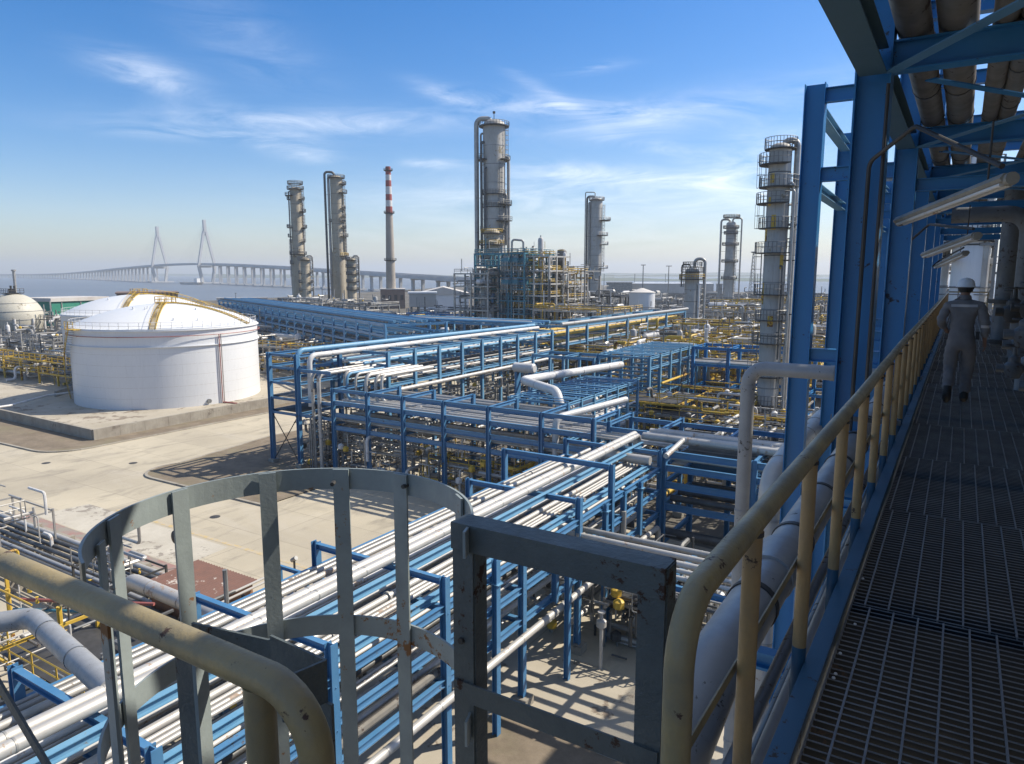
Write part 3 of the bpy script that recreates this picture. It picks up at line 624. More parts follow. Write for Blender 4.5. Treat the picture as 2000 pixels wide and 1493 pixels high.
# ================================================================ PERSON
def skin_body(name, verts, edges, mat, parent, sub=2, root=0):
    me = bpy.data.meshes.new(name); me.from_pydata([Vector(v[:3]) - Vector(parent.location) for v in verts], edges, [])
    o = bpy.data.objects.new(name, me); col.objects.link(o); o.parent = parent
    md = o.modifiers.new('skin', 'SKIN'); md.use_smooth_shade = True; md.branch_smoothing = 0.4
    for i, v in enumerate(verts):
        r = v[3] if isinstance(v[3], tuple) else (v[3], v[3]); me.skin_vertices[0].data[i].radius = r; me.skin_vertices[0].data[i].use_root = (i == root)
    sm = o.modifiers.new('sub', 'SUBSURF'); sm.levels = sub; sm.render_levels = sub
    me.materials.append(mat)
    return o
def bake(o):       # turn modifiers into one continuous mesh
    dg = bpy.context.evaluated_depsgraph_get(); ev = o.evaluated_get(dg); me = bpy.data.meshes.new_from_object(ev)
    mats = list(o.data.materials); o.modifiers.clear(); o.data = me
    if not me.materials:
        for m in mats: me.materials.append(m)
    me.shade_smooth()
def loft(name, rings, mat, parent, n=24, closed=True):
    # rings: (centre, radius_x, radius_y, tilt) horizontal-ish ellipses
    mb = MB()
    for c, rx, ry in rings:
        for k in range(n):
            a = 2 * math.pi * k / n; ca, sa = math.cos(a), math.sin(a)
            mb.v.append((c[0] + rx * math.copysign(abs(ca) ** 0.85, ca), c[1] + ry * math.copysign(abs(sa) ** 0.85, sa), c[2]))
    for i in range(len(rings) - 1):
        for k in range(n):
            j = (k + 1) % n; mb.f.append([i * n + k, i * n + j, (i + 1) * n + j, (i + 1) * n + k])
    mb.f.append(list(range(n))[::-1]); mb.f.append([(len(rings) - 1) * n + k for k in range(n)])
    return mb.build(name, mat, parent)
PX_, PY_ = 0.05, 12.15
per = thing('person', (PX_, PY_, DZ), 'worker in dark grey coverall and white helmet walking away along the grating walkway', 'person')
def pp(x, y, z): return (PX_ + x, PY_ + y, DZ + z)
# continuous body (skin): pelvis root, spine, neck, head, arms, hands with fingers, legs, feet. Walking away (+Y), right foot forward planted, left foot trailing heel up
V = []; Ed = []
def v_(x, y, z, r, link=None):
    V.append((*pp(x, y, z), r)); i = len(V) - 1
    if link is not None: Ed.append((link, i))
    return i
pel = v_(0, 0, 0.95, 0.13)
sp1 = v_(0, 0.02, 1.10, 0.12, pel); sp2 = v_(0, 0.02, 1.28, 0.14, sp1); sp3 = v_(0, 0.0, 1.42, 0.13, sp2); nk = v_(0, 0.02, 1.50, 0.06, sp3); nk2 = v_(0, 0.035, 1.56, 0.058, nk)
h1 = v_(0, 0.05, 1.62, (0.075, 0.085), nk2); h2 = v_(0, 0.055, 1.70, (0.078, 0.09), h1); h3 = v_(0, 0.05, 1.755, 0.05, h2)
def arm(s, el, wr):
    sh = v_(s * 0.17, 0.0, 1.42, 0.06, sp3); e = v_(*el, 0.042, sh); w = v_(*wr, 0.028, e)
    d = (Vector(wr) - Vector(el)).normalized(); palm = Vector(wr) + d * 0.05; p = v_(*palm, 0.030, w); p2 = v_(*(palm + d * 0.035), 0.028, p)
    for k, (o, L) in enumerate([(-0.027, 0.068), (-0.009, 0.078), (0.009, 0.074), (0.027, 0.058)]):
        base = palm + d * 0.045 + Vector((0, o, 0)); q = v_(*base, 0.009, p2); q1 = v_(*(base + d * L * .5 + Vector((-s * .006, 0, 0))), 0.0085, q); v_(*(base + d * L * .8 + Vector((-s * .026, 0, 0.0))), 0.0075, q1)
    tb = palm + Vector((-s * 0.015, 0.03, 0.0)); q = v_(*tb, 0.010, p); v_(*(tb + d * 0.045 + Vector((-s * .008, 0.018, 0))), 0.009, q)
arm(-1, (-0.27, -0.05, 1.17), (-0.20, 0.12, 1.05)); arm(1, (0.265, -0.03, 1.14), (0.285, 0.05, 0.90))
def leg(s, kn, an, toe):
    hp = v_(s * 0.095, 0, 0.90, 0.085, pel); k = v_(*kn, 0.048, hp); a = v_(*an, 0.032, k); t = v_(*toe, 0.03, a)
leg(-1, (-0.11, 0.02, 0.49), (-0.115, -0.195, 0.20), (-0.115, -0.17, 0.08)); leg(1, (0.105, 0.13, 0.49), (0.095, 0.10, 0.10), (0.095, 0.24, 0.035))
body = skin_body('body', V, Ed, m_skin, per); bake(body)
# coverall (lofted legs, torso, sleeves as one skinned garment)
V = []; Ed = []
pel = v_(0, -0.005, 0.94, (0.185, 0.15)); s1 = v_(0, 0.01, 1.08, (0.165, 0.125), pel); s2 = v_(0, 0.01, 1.24, (0.19, 0.13), s1); s3 = v_(0, 0.0, 1.40, (0.175, 0.115), s2); c1 = v_(0, 0.02, 1.49, (0.085, 0.075), s3); c2 = v_(0, 0.03, 1.53, (0.066, 0.066), c1)
def sleeve(s, el, wr):
    sh = v_(s * 0.195, 0, 1.41, 0.085, s3); m = Vector((s * 0.2, 0, 1.4)).lerp(Vector(el), 0.55); mm = v_(*m, 0.072, sh); e = v_(*el, 0.062, mm); f = Vector(el).lerp(Vector(wr), 0.55); ff = v_(*f, 0.055, e); w = v_(*wr, 0.045, ff)
sleeve(-1, (-0.28, -0.05, 1.17), (-0.215, 0.09, 1.065)); sleeve(1, (0.275, -0.03, 1.14), (0.285, 0.03, 0.945))
def trouser(s, th, kn, cf, an):
    hp = v_(s * 0.10, -0.01, 0.84, (0.115, 0.12), pel); t = v_(*th, 0.105, hp); k = v_(*kn, 0.086, t); c = v_(*cf, 0.078, k); a = v_(*an, 0.074, c)
trouser(-1, (-0.11, 0.01, 0.68), (-0.11, 0.02, 0.49), (-0.115, -0.10, 0.32), (-0.115, -0.20, 0.19)); trouser(1, (0.105, 0.07, 0.68), (0.105, 0.13, 0.49), (0.10, 0.12, 0.28), (0.095, 0.10, 0.10))
cov = skin_body('coverall', V, Ed, m_cover, per); bake(cov)
# cloth creases
random.seed(9)
for vv in cov.data.vertices:
    z = vv.co.z; vv.co += Vector((0, 1, 0)) * (0.010 * math.sin(z * 38 + vv.co.x * 26) * math.sin(z * 9 + 1)) + Vector((1, 0, 0)) * 0.007 * math.sin(z * 60 + 1.3 + vv.co.y * 30)
def strip(name, z0, z1, rx, ry, cx, cy, a0, a1, mat):
    mb = MB(); n = 18
    for k in range(n + 1):
        a = R_(a0 + (a1 - a0) * k / n)
        for z in (z0, z1): mb.v.append((PX_ + cx + rx * math.cos(a), PY_ + cy + ry * math.sin(a), DZ + z))
    for k in range(n): mb.f.append([2 * k, 2 * k + 2, 2 * k + 3, 2 * k + 1])
    mb.build(name, mat, per)
# shoulder band follows the measured back surface
import mathutils
def band_on(zc, hw, x0, x1, off=0.008):
    bvh = mathutils.bvhtree.BVHTree.FromPolygons([v.co for v in cov.data.vertices], [p.vertices for p in cov.data.polygons]); mb = MB(); n = 22; ok = []
    for k in range(n + 1):
        x = x0 + (x1 - x0) * k / n; row = []
        for z in (zc - hw, zc + hw):
            h = bvh.ray_cast(Vector((x, -1.5, z)), Vector((0, 1, 0)))
            if h[0] is None: row = None; break
            row.append(h[0] + Vector((0, -off, 0)))
        if row: ok.append(row)
    for r in ok:
        for q in r: mb.v.append((q.x + PX_, q.y + PY_, q.z + DZ))
    for k in range(len(ok) - 1): mb.f.append([2 * k, 2 * k + 2, 2 * k + 3, 2 * k + 1])
    mb.build('reflective_band', m_band, per)
band_on(1.405, 0.018, -0.16, 0.16); band_on(1.115, 0.02, 0.215, 0.33)
# hair, helmet with brim and band, boots, radio pouch
MB().lathe(pp(0, 0.045, 1.575), [(0.055, 0), (0.076, 0.03), (0.088, 0.03), (0.092, 0.075), (0.085, 0.11), (0.02, 0.14)], 24).build('hair', m_hair, per)
hm = MB(); hm.lathe(pp(0, 0.05, 1.665), [(0.128, 0.0), (0.13, 0.004), (0.112, 0.012), (0.108, 0.05), (0.096, 0.085), (0.07, 0.112), (0.035, 0.126), (0.003, 0.130)], 32); hm.box(PX_ - 0.012, PX_ + 0.012, PY_ - 0.03, PY_ + 0.13, DZ + 1.74, DZ + 1.80)
hm.build('helmet', m_helm, per)
MB().lathe(pp(0, 0.05, 1.635), [(0.098, 0), (0.101, 0.004), (0.101, 0.03), (0.098, 0.032)], 24).build('helmet_strap', m_boot, per)
def boot(cx, pts):
    mb = MB(); mb.tube([pp(*p[:3]) for p in pts], [p[3] for p in pts], 14); mb.build('boot', m_boot, per)
MB().lathe(pp(0, 0.028, 1.49), [(0.085, 0), (0.082, 0.02), (0.074, 0.055), (0.068, 0.06), (0.05, 0.058)], 24).build('collar', m_cover, per)
boot(0, [(-0.115, -0.215, 0.26, 0.05), (-0.115, -0.24, 0.18, 0.052), (-0.115, -0.235, 0.13, 0.056), (-0.116, -0.19, 0.07, 0.052), (-0.117, -0.13, 0.04, 0.038), (-0.117, -0.10, 0.03, 0.02)])
boot(0, [(0.095, 0.10, 0.17, 0.055), (0.095, 0.085, 0.07, 0.056), (0.095, 0.10, 0.048, 0.05), (0.097, 0.20, 0.045, 0.05), (0.098, 0.26, 0.035, 0.036), (0.098, 0.285, 0.03, 0.015)])
MB().box(PX_ + 0.17, PX_ + 0.215, PY_ - 0.05, PY_ + 0.03, DZ + 0.93, DZ + 1.04).build('radio_pouch', m_boot, per)

# ================================================================ BLUE PIPE RACKS
def rack(label, axis, a0, a1, posts, levels, ztop, zside=None, mat=m_blue, pw=0.34, bh=0.34, portals=None, noside=(), bh2=None, foot=True, zmin=0.0, name='pipe_rack'):
    """axis 'Y': posts at a0/a1 in X and at posts[] in Y; axis 'X' the other way round"""
    P = (lambda a, s, z: (a, s, z)) if axis == 'Y' else (lambda a, s, z: (s, a, z))
    t = thing(name, P((a0 + a1) / 2, (posts[0] + posts[-1]) / 2, 0), label, 'pipe rack')
    for s in posts:
        for a in (a0, a1):
            zt = ztop if portals is None or any(abs(s - q) < 0.1 for q in portals) else max(levels) + 0.1
            MB().ibeam(P(a, s, zmin), P(a, s, zt), pw, pw, 0.03, up=(1, 0, 0)).build('post', mat, t, smooth=False)
            if foot: MB().box(*[c for p in ((P(a, s, 0)[0] - .4, P(a, s, 0)[0] + .4), (P(a, s, 0)[1] - .4, P(a, s, 0)[1] + .4)) for c in p], 0.0, 0.45).build('footing', m_conc, t, smooth=False)
        zs = list(levels) + ([ztop - 0.17] if (portals is None or any(abs(s - q) < 0.1 for q in portals)) else [])
        for z in zs: MB().ibeam(P(a0 + pw / 2, s, z - 0.02), P(a1 - pw / 2, s, z - 0.02), 0.22, bh * 0.8, 0.025).build('cross_beam', mat, t, smooth=False)
    for z in (zside if zside is not None else levels):
        for a in (a0, a1):
            if (a, z) in noside: continue
            for s0, s1 in zip(posts, posts[1:]): MB().ibeam(P(a, s0 + pw / 2, z), P(a, s1 - pw / 2, z), 0.2, bh2 or bh, 0.03).build('side_beam', mat, t, smooth=False)
    return t
def tier(where, axis, x0, x1, z, s0, s1, seed, mats, rmin=0.06, rmax=0.17, gap=0.05, bands=0, n=8, jit=2.0, order='', skip=0.1, drop=0.0):
    random.seed(seed); x = x0; i = 0; grp = 'pipes ' + where
    while x < x1:
        r = random.choice([rmin, rmin * 1.3, (rmin + rmax) / 2, rmax, rmax * 0.8])
        x += r
        if random.random() > skip and x + r < x1 + 0.05:
            a, b = s0 + random.uniform(-jit, jit) * 0.3, s1 + random.uniform(-jit, jit)
            P = (lambda u, s, zz: (u, s, zz)) if axis == 'Y' else (lambda u, s, zz: (s, u, zz))
            pts = [P(x, a, z + r), P(x, b, z + r)]
            if random.random() < drop: pts.append(P(x, b, z + r - random.uniform(1.2, 3)))
            m = random.choice(mats); fl = []
            if n >= 12 and r > .07 and random.random() < .6: fl = [(P(x, random.uniform(s0 + 6, s1 - 3), z + r), P(0, 1, 0)) for _ in range(random.choice([1, 2]))]
            nm = {m_alu: 'silver', m_alu2: 'dull silver', m_alud: 'dark', m_white: 'white', m_steel: 'grey', m_blue2: 'pale blue', m_brownp: 'brown', m_yel: 'yellow', m_darks: 'dark', m_gpipe: 'grey', m_blue: 'blue'}[m]
            o = ORD[i] if i < 20 else 'number %d' % (i + 1)
            pipe('%s %s pipe %s%s' % (o, nm, order, where), pts, r, m, grp, n, bands=bands if r > 0.12 else 0, flanges=fl); i += 1
        x += r + gap + random.uniform(0, gap * 2)
SIL = [m_alu, m_alu, m_alu2, m_alu2, m_alu]; MIX = [m_alu, m_alu2, m_alud, m_steel, m_alu2]
# --- rack A: the long near rack running away from the lower left
AY = [-2.6, 3.2, 9.0, 14.9, 20.8, 26.6, 32.3, 38.2, 44.2]
rA = rack('long blue pipe rack running diagonally under the ladder cage and gate', 'Y', -23.0, -16.0, AY, (7.2, 5.7, 4.2), 8.5, (7.25, 5.75, 4.2), m_blue, 0.30, 0.32, portals=[3.2, 9.0, 14.9, 20.8, 32.3, 44.2], bh2=0.30)
for yy in AY:
    for x, sx in ((-23.0, 1), (-16.0, -1)):
        for z in (7.2, 5.7, 4.2):
            MB().prism((x + sx * .15, yy - .012, z - .16), (x + sx * .15, yy + .012, z - .16), [(0, 0), (-sx * .35, 0), (0, -.35)] if sx < 0 else [(0, 0), (0, -.35), (-sx * .35, 0)]).build('gusset', m_blue, rA, smooth=False)
# taller portal near its far end, and stub posts
pt = thing('portal_frame', (-19, 36.4, 4), 'taller blue portal frame over the silver pipes near the far end of the long rack', 'portal frame')
for x in (-23.2, -16.0): MB().ibeam((x, 36.4, 4.2 if x < -20 else 0), (x, 36.4, 9.35), 0.3, 0.3, 0.03, up=(1, 0, 0)).build('post', m_blue, pt, smooth=False)
MB().ibeam((-23.05, 36.4, 9.2), (-16.15, 36.4, 9.2), 0.22, 0.3, 0.03).build('cross_beam', m_blue, pt, smooth=False)
for i, yy in enumerate((24.1, 29.4, 35.2, 40.3)):
    st = thing('stub_post', (-16, yy, 4), '%s slim blue stub post from the left on the sunlit side of the long rack' % ORD[i], 'stub post', 'stub posts on the long rack')
    MB().ibeam((-15.8, yy, 0 if i == 0 else 4.0), (-15.8, yy, 8.1 if i == 0 else 7.4), 0.3, 0.26, 0.03, up=(1, 0, 0)).build('post', m_blue, st, smooth=False)
    MB().box(-15.9, -15.55, yy - 0.2, yy + 0.2, 7.0, 7.03).build('cap_plate', m_blue2, st, smooth=False)
# longitudinal blue beams on the top
for i, (x, z) in enumerate([(-17.95, 8.35), (-16.5, 7.55), (-20.6, 7.4)]):
    b = MB().ibeam((x, -3, z), (x, 44 if i != 0 else 46, z), 0.24, 0.30, 0.025); tag(b.build('rack_beam', m_blue2 if i in (0, 1) else m_blue, smooth=False), '%s long blue beam lying between the pipes of the long near rack' % ORD[i], 'beam', 'long beams between the pipes of the near rack')
w = 'on top of the long near rack'
for i, x in enumerate((-18.95, -18.50)):
    pipe('big silver clad pipe, %s of the sunlit pair on top of the long near rack' % ('left' if i == 0 else 'right'), [(x, -4, 8.78), (x, 47.2 - i * 0.6, 8.78), (x, 47.2 - i * 0.6, 6.8)], 0.19, m_alu, None, 20, bend=0.35, bands=2.4, band_mat=m_alu2)
tier('on the upper tier left of the sunlit pair', 'Y', -22.7, -20.9, 7.42, -3, 44, 21, [m_alu, m_alu2, m_white], 0.06, 0.13, 0.10, n=12, skip=.25)
tier('on the upper tier right of the sunlit pair', 'Y', -20.3, -16.8, 7.42, -3, 45, 22, [m_alu, m_alu, m_alu2, m_white, m_alu2], 0.06, 0.17, 0.05, n=14, skip=0.12)
tier('on the middle tier of the long near rack', 'Y', -22.7, -16.3, 5.92, -3, 44, 23, [m_alu, m_alu2, m_alud, m_alu2, m_white], 0.06, 0.17, 0.08, n=12, skip=0.2)
tier('on the bottom tier of the long near rack', 'Y', -22.7, -16.3, 4.4, -3, 44, 24, [m_alud, m_alu2, m_alud, m_alu], 0.08, 0.2, 0.16, n=10, skip=0.25)
pipe('silver pipe hung low along the sunlit side of the long near rack', [(-15.55, -3, 3.75), (-15.55, 43, 3.75), (-15.55, 43, 1.0)], 0.17, m_alu, None, 16, bands=3.0, band_mat=m_alu2)
pipe('brown stained box duct pipe low on the near rack', [(-16.3, -3, 4.55), (-16.3, 21, 4.55)], 0.16, m_brownp, None, 8)
# cross link bundle to the right, z about 6.4
rX = rack('short blue cross rack carrying grey pipes right from the long near rack', 'X', 29.6, 33.9, [-15.2, -10.2, -5.2], (6.15,), 6.25, (6.12,), m_blue, 0.26, 0.26, foot=False)
tier('on the short cross rack', 'X', 29.9, 33.7, 6.3, -16.2, -2.0, 31, [m_alu, m_alu2, m_steel, m_alu], 0.12, 0.2, 0.22, n=14, skip=0.0, order='from the near edge ', bands=2.5)
# small column with valves at the junction
pipe('slim silver riser by the end of the short cross rack', [(-16.6, 33.0, 3), (-16.6, 33.0, 8.2), (-16.0, 33.0, 8.2)], 0.12, m_alu2, None, 10)
# --- rack E: facing the camera, right of rack A's far end
EXs = [-15.8, -10.0, -4.2, 1.6]
rE = rack('blue pipe rack with four horizontal beams facing the camera behind the tall grey pipe', 'X', 44.4, 50.2, EXs, (7.55, 6.25, 4.8, 2.2), 8.6, (8.3, 7.35, 6.2, 4.7), m_blue, 0.36, 0.42)
tier('on top of the camera facing rack', 'X', 46.2, 50.0, 8.55, -18.2, 2.5, 41, [m_alu, m_alu2, m_alu], 0.12, 0.26, 0.05, n=14, jit=0.3, skip=0.0, order='from the front ', bands=3)
tier('on the second tier of the camera facing rack', 'X', 44.8, 50.0, 7.7, -15.5, 2.5, 42, MIX, 0.08, 0.18, 0.12, n=10, jit=0.3, order='from the front ')
tier('on the third tier of the camera facing rack', 'X', 44.8, 50.0, 6.4, -15.5, 2.5, 43, [m_alu, m_white, m_alu2, m_alud], 0.08, 0.16, 0.3, n=10, jit=0.3, skip=0.4, order='from the front ')
tier('on the fourth tier of the camera facing rack', 'X', 44.8, 50.0, 4.95, -15.5, 2.5, 44, [m_alud, m_alu2, m_alud, m_steel], 0.12, 0.22, 0.25, n=10, jit=0.3, skip=0.35, order='from the front ')
pipe('thick dark pipe low under the blue rack facing the camera', [(-16.5, 44.9, 2.75), (2, 44.9, 2.75)], 0.34, m_alud, None, 16)
# short silver header at rack A's end
pipe('short silver header lying across the far end of the long near rack', [(-20.0, 43.2, 8.0), (-16.3, 43.2, 8.0)], 0.30, m_alu, None, 16)
pipe('short sunlit silver stub pipe on the corner of the rack facing the camera', [(-15.2, 43.0, 8.5), (-15.2, 46.5, 8.9)], 0.17, m_alu, None, 14)
# --- rack B: middle rack, seen front-on, posts every 4.8 m
BXs = [-52.0, -47.4, -43.0, -38.3, -33.5, -28.3, -23.6]
rB = rack('wide blue pipe rack with two pipe tiers running across the middle of the yard', 'X', 50.0, 54.6, BXs, (6.9, 5.3), 8.85, (7.4, 6.2, 4.9), m_blue, 0.34, 0.38, bh2=0.42)
mb = MB()
for a, b in zip(BXs, BXs[1:]): MB().ibeam((a + .17, 50.0, 8.68), (b - .17, 50.0, 8.68), 0.2, 0.34, 0.03).build('top_beam', m_blue, rB, smooth=False)
rB2 = rack('blue rack section continuing behind the long near rack towards the right', 'X', 51.6, 56.2, [-23.0, -18.6, -13.4, -8.2, -3.0], (6.9, 5.3), 8.4, (7.8, 6.4), m_blue, 0.32, 0.36)
tier('on the top tier of the wide middle rack', 'X', 50.4, 54.4, 7.15, -52.5, -12, 51, [m_alu2, m_alu, m_alud, m_alu, m_alu2], 0.07, 0.19, 0.07, n=12, jit=1, order='from the front ', skip=0.05, bands=4)
tier('on the second tier of the wide middle rack', 'X', 50.4, 54.4, 5.5, -52.5, -12, 52, [m_alu2, m_alud, m_alu, m_alu2], 0.07, 0.2, 0.08, n=10, jit=1, order='from the front ', skip=0.05)
tier('under the top beam of the wide middle rack', 'X', 54.9, 57.2, 7.6, -50.5, -26, 53, [m_alud, m_alu2, m_alu2], 0.14, 0.26, 0.15, n=10, jit=3, order='from the front ', skip=0.0)
# --- tower at the left end of rack B / start of rack C
rT = rack('tall blue rack tower with cross bracing at the left corner of the racks', 'Y', -61.2, -57.0, [50.0, 56.0], (10.4, 8.8, 7.15, 5.6), 11.9, (10.45, 8.85, 7.2, 5.65, 11.7), m_blue, 0.42, 0.30)
for s in (0, 1):
    MB().bar((-61.0 if s else -57.2, 50.0, 0.5), (-57.2 if s else -61.0, 50.0, 5.4), 0.07, 0.07).build('cross_brace', m_darks, rT, smooth=False)
for z in (7.35, 5.8): MB().box(-61.1, -57.1, 50.2, 55.8, z, z + 0.03).build('platform', m_darks, rT, smooth=False)
for x in (-57, -52.0):
    pass
for z in (10.3, 7.2, 5.65): MB().ibeam((-56.8, 50.0, z), (-52.2, 50.0, z), 0.2, 0.3, 0.025).build('link_beam', m_blue, rT, smooth=False)
# --- rack C: runs away from the tower
CYs = [58.2, 62.7, 67.2, 71.8, 76.2, 80.6, 85, 90, 95, 101, 108, 116, 125, 135, 146, 158]
rC = rack('long blue pipe rack with a row of posts running away behind the wide middle rack', 'Y', -60.5, -52.0, CYs[:9], (10.2, 8.0), 11.7, (11.5, 8.0), m_blue2, 0.36, 0.36)
rC2 = rack('far blue pipe rack continuing the posted rack towards the white drum tank', 'Y', -60.0, -52.5, CYs[9:], (10.0, 8.6), 11.9, (11.7, 9.0), m_blue2, 0.4, 0.4)
tier('on the top tier of the long posted rack', 'Y', -60, -53, 10.4, 56, 98, 61, [m_alu, m_alu2, m_blue2, m_alu, m_blue2, m_alud], 0.1, 0.22, 0.22, n=10, skip=0.1)
tier('on the lower tier of the long posted rack', 'Y', -60, -53, 8.2, 57, 98, 62, [m_alu, m_brownp, m_blue2, m_alu2, m_alud], 0.1, 0.24, 0.22, n=10, skip=0.1)
tier('on the far part of the posted rack', 'Y', -59.5, -53, 10.2, 99, 160, 63, [m_alu, m_alu2, m_blue2, m_yel, m_alu], 0.12, 0.3, 0.22, n=8, skip=0.1)
tier('on the lower far part of the posted rack', 'Y', -59.5, -53, 8.8, 99, 160, 64, [m_alu, m_alu2, m_yel, m_alu], 0.12, 0.3, 0.3, n=8, skip=0.1)
pipe('long sky blue pipe raised over the top of the long posted rack', [(-57.2, 50.3, 7.0), (-57.2, 50.3, 12.25), (-57.2, 98.5, 11.95)], 0.27, m_blue2, None, 16, bend=0.8, bands=6)
pipe('long white clad pipe raised over the top of the long posted rack', [(-56.0, 50.8, 6.5), (-56.0, 50.8, 11.75), (-55.6, 97, 11.7)], 0.27, m_white, None, 16, bend=0.8, bands=5, band_mat=m_alu2)
pipe('silver pipe fixed along the bottom chord of the long posted rack', [(-51.5, 59.0, 7.45), (-51.5, 97, 7.5)], 0.24, m_alu, None, 14, bands=5)
pipe('long grey top pipe of the far posted rack', [(-52.6, 99, 12.2), (-52.6, 160, 12.2)], 0.3, m_alu2, None, 12)
# risers between tower and rack B
random.seed(77)
rl = [(-54.6, 0.17, m_alu2, 0), (-53.7, 0.20, m_alu, 0), (-53.1, 0.19, m_alu2, 1), (-52.2, 0.14, m_blue2, 1), (-51.3, 0.13, m_alu, 1), (-50.2, 0.17, m_alu2, 1), (-49.6, 0.17, m_alu, 1), (-48.6, 0.17, m_alu2, 1), (-48.1, 0.16, m_alu, 1)]
for i, (x, r, m, k) in enumerate(rl):
    if k == 0: pts = [(x, 60, 10.2 - i * .1), (x, 49.8, 10.2 - i * .1), (x, 49.8, 0.1)]
    else: pts = [(x, 61, 10.0), (x, 52.2 + 0.3 * (i % 3), 10.0), (x, 52.2 + 0.3 * (i % 3), 7.4), (x + 5, 52.2 + 0.3 * (i % 3), 7.4)]
    nm = {m_alu: 'silver', m_alu2: 'dull silver', m_blue2: 'pale blue'}[m]
    pipe('%s pipe bending down at the corner of the racks, %s from the blue tower' % (nm, ORD[i]), pts, r, m, 'pipes bending down at the corner of the racks', 12, bend=0.7)
for i in range(4):
    pipe('thin grey riser standing at the corner of the racks, %s from the left' % ORD[i], [(-54.9 + i * 0.28, 49.4, 0.1), (-54.9 + i * .28, 49.4, 5.0 + 0.8 * (i % 2)), (-54.9 + i * .28, 51.5, 5.0 + 0.8 * (i % 2))], 0.06 + 0.02 * (i % 2), m_steel, 'thin grey risers at the corner of the racks', 8)
# --- frame F (slatted blue roof) and frame G
rF = rack('low blue frame with a slatted open roof left of the centre', 'Y', -34.8, -28.7, [55.4, 58.1, 60.8, 63.5, 66.2, 68.9, 71.6], (6.0, 3.6), 8.8, (8.6, 7.9, 5.3, 3.7), m_blue2, 0.24, 0.24, foot=False)
for k in range(16): MB().bar((-34.8, 55.6 + k * 1.03, 8.87), (-28.7, 55.6 + k * 1.03, 8.85), 0.2, 0.05).build('roof_slat', m_blue, rF, smooth=False)
tier('inside the low blue frame with the slatted roof', 'Y', -34.4, -29, 6.15, 55, 72, 71, SIL + [m_white], 0.12, 0.25, 0.12, n=10)
tier('on the lower level inside the slatted blue frame', 'Y', -34.4, -29, 3.8, 55, 72, 72, MIX, 0.12, 0.25, 0.15, n=8)
rG = rack('tall blue steel frame with a flat grid roof in front of the grey column', 'Y', -37.2, -30.6, [79.8, 83.4, 87.0, 90.6, 94.2, 98.0], (8.0, 5.4, 2.8), 10.35, (10.15, 8.9, 5.6, 2.9), m_blue2, 0.36, 0.28, foot=False)
for k in range(15): MB().bar((-37.2, 80.4 + k * 1.22, 10.42), (-30.6, 80.4 + k * 1.22, 10.42), 0.25, 0.06).build('roof_bar', m_blue2, rG, smooth=False)
for i, px_ in enumerate((1366, 1374, 1382, 1392)):
    p = atD(px_, 104); pipe('upright silver pipe beside the grid roof frame, %s from the left' % ORD[i], [(p.x, p.y, 0.1), (p.x, p.y, 10.0 - .2 * i), (p.x - 2, p.y, 10.0 - .2 * i)], .2, m_alu2, 'upright pipes beside the grid roof frame', 10)
rGl = rack('low blue frame beam linking the slatted frame to the tall grid roof frame', 'X', 79.0, 83.5, [-46.0, -41.6, -37.4], (7.2,), 9.9, (9.7,), m_blue2, 0.3, 0.34, foot=False)
rH = rack('dark blue rack with yellow railings between the grid roof frame and the tall ribbed column', 'X', 92.5, 98.0, [-29.4, -24.8, -20.0, -15.2, -10.4], (8.0, 5.2, 2.6), 10.6, (10.4, 8.2, 5.3, 2.6), m_deep, 0.42, 0.36, foot=False)
tier('on the dark blue rack with yellow railings', 'X', 92.8, 97.6, 8.3, -30, -9, 73, MIX, 0.12, 0.26, 0.2, n=8, order='from the front ')
mb = MB(); rail_run(mb, [(-29.4, 92.4, 10.65), (-10.4, 92.4, 10.65)], 1.1, 1.2, 0.05); mb.build('handrail', m_yel, rH)
# big white bent pipe over the slatted frame
pipe('big white pipe bent like an elbow over the slatted blue frame', [(-33.6, 78.5, 9.35), (-36.6, 60.8, 9.5), (-30.9, 57.4, 9.35), (-29.7, 56.6, 7.0)], 0.42, m_white, None, 20, bend=1.0, bands=5, band_mat=m_alu2)
pipe('silver pipe bent down onto the right end of the wide middle rack', [(-24.5, 58.5, 9.0), (-27.3, 50.6, 8.4), (-27.3, 50.6, 3.2)], 0.28, m_white, None, 16, bend=0.8, bands=5)
# white horizontal drum left of there
dr = thing('horizontal_drum', (-50.5, 78, 8), 'white rusty drum end sticking out beyond the silver chord pipe', 'drum')
c = at(1025, 716, 8.6); mb = MB(); mb.tube([(c.x - 1.6, c.y, 8.4), (c.x - 1.45, c.y, 8.4), (c.x + 1.3, c.y, 8.4), (c.x + 1.45, c.y, 8.4)], [0.45, 0.62, 0.62, 0.45], 18); mb.build('shell', m_white, dr)
MB().box(c.x - 1.2, c.x - 0.9, c.y - 0.5, c.y + 0.5, 0, 7.85).build('support', m_blue, dr, smooth=False); MB().box(c.x + .8, c.x + 1.1, c.y - 0.5, c.y + 0.5, 0, 7.85).build('support', m_blue, dr, smooth=False)
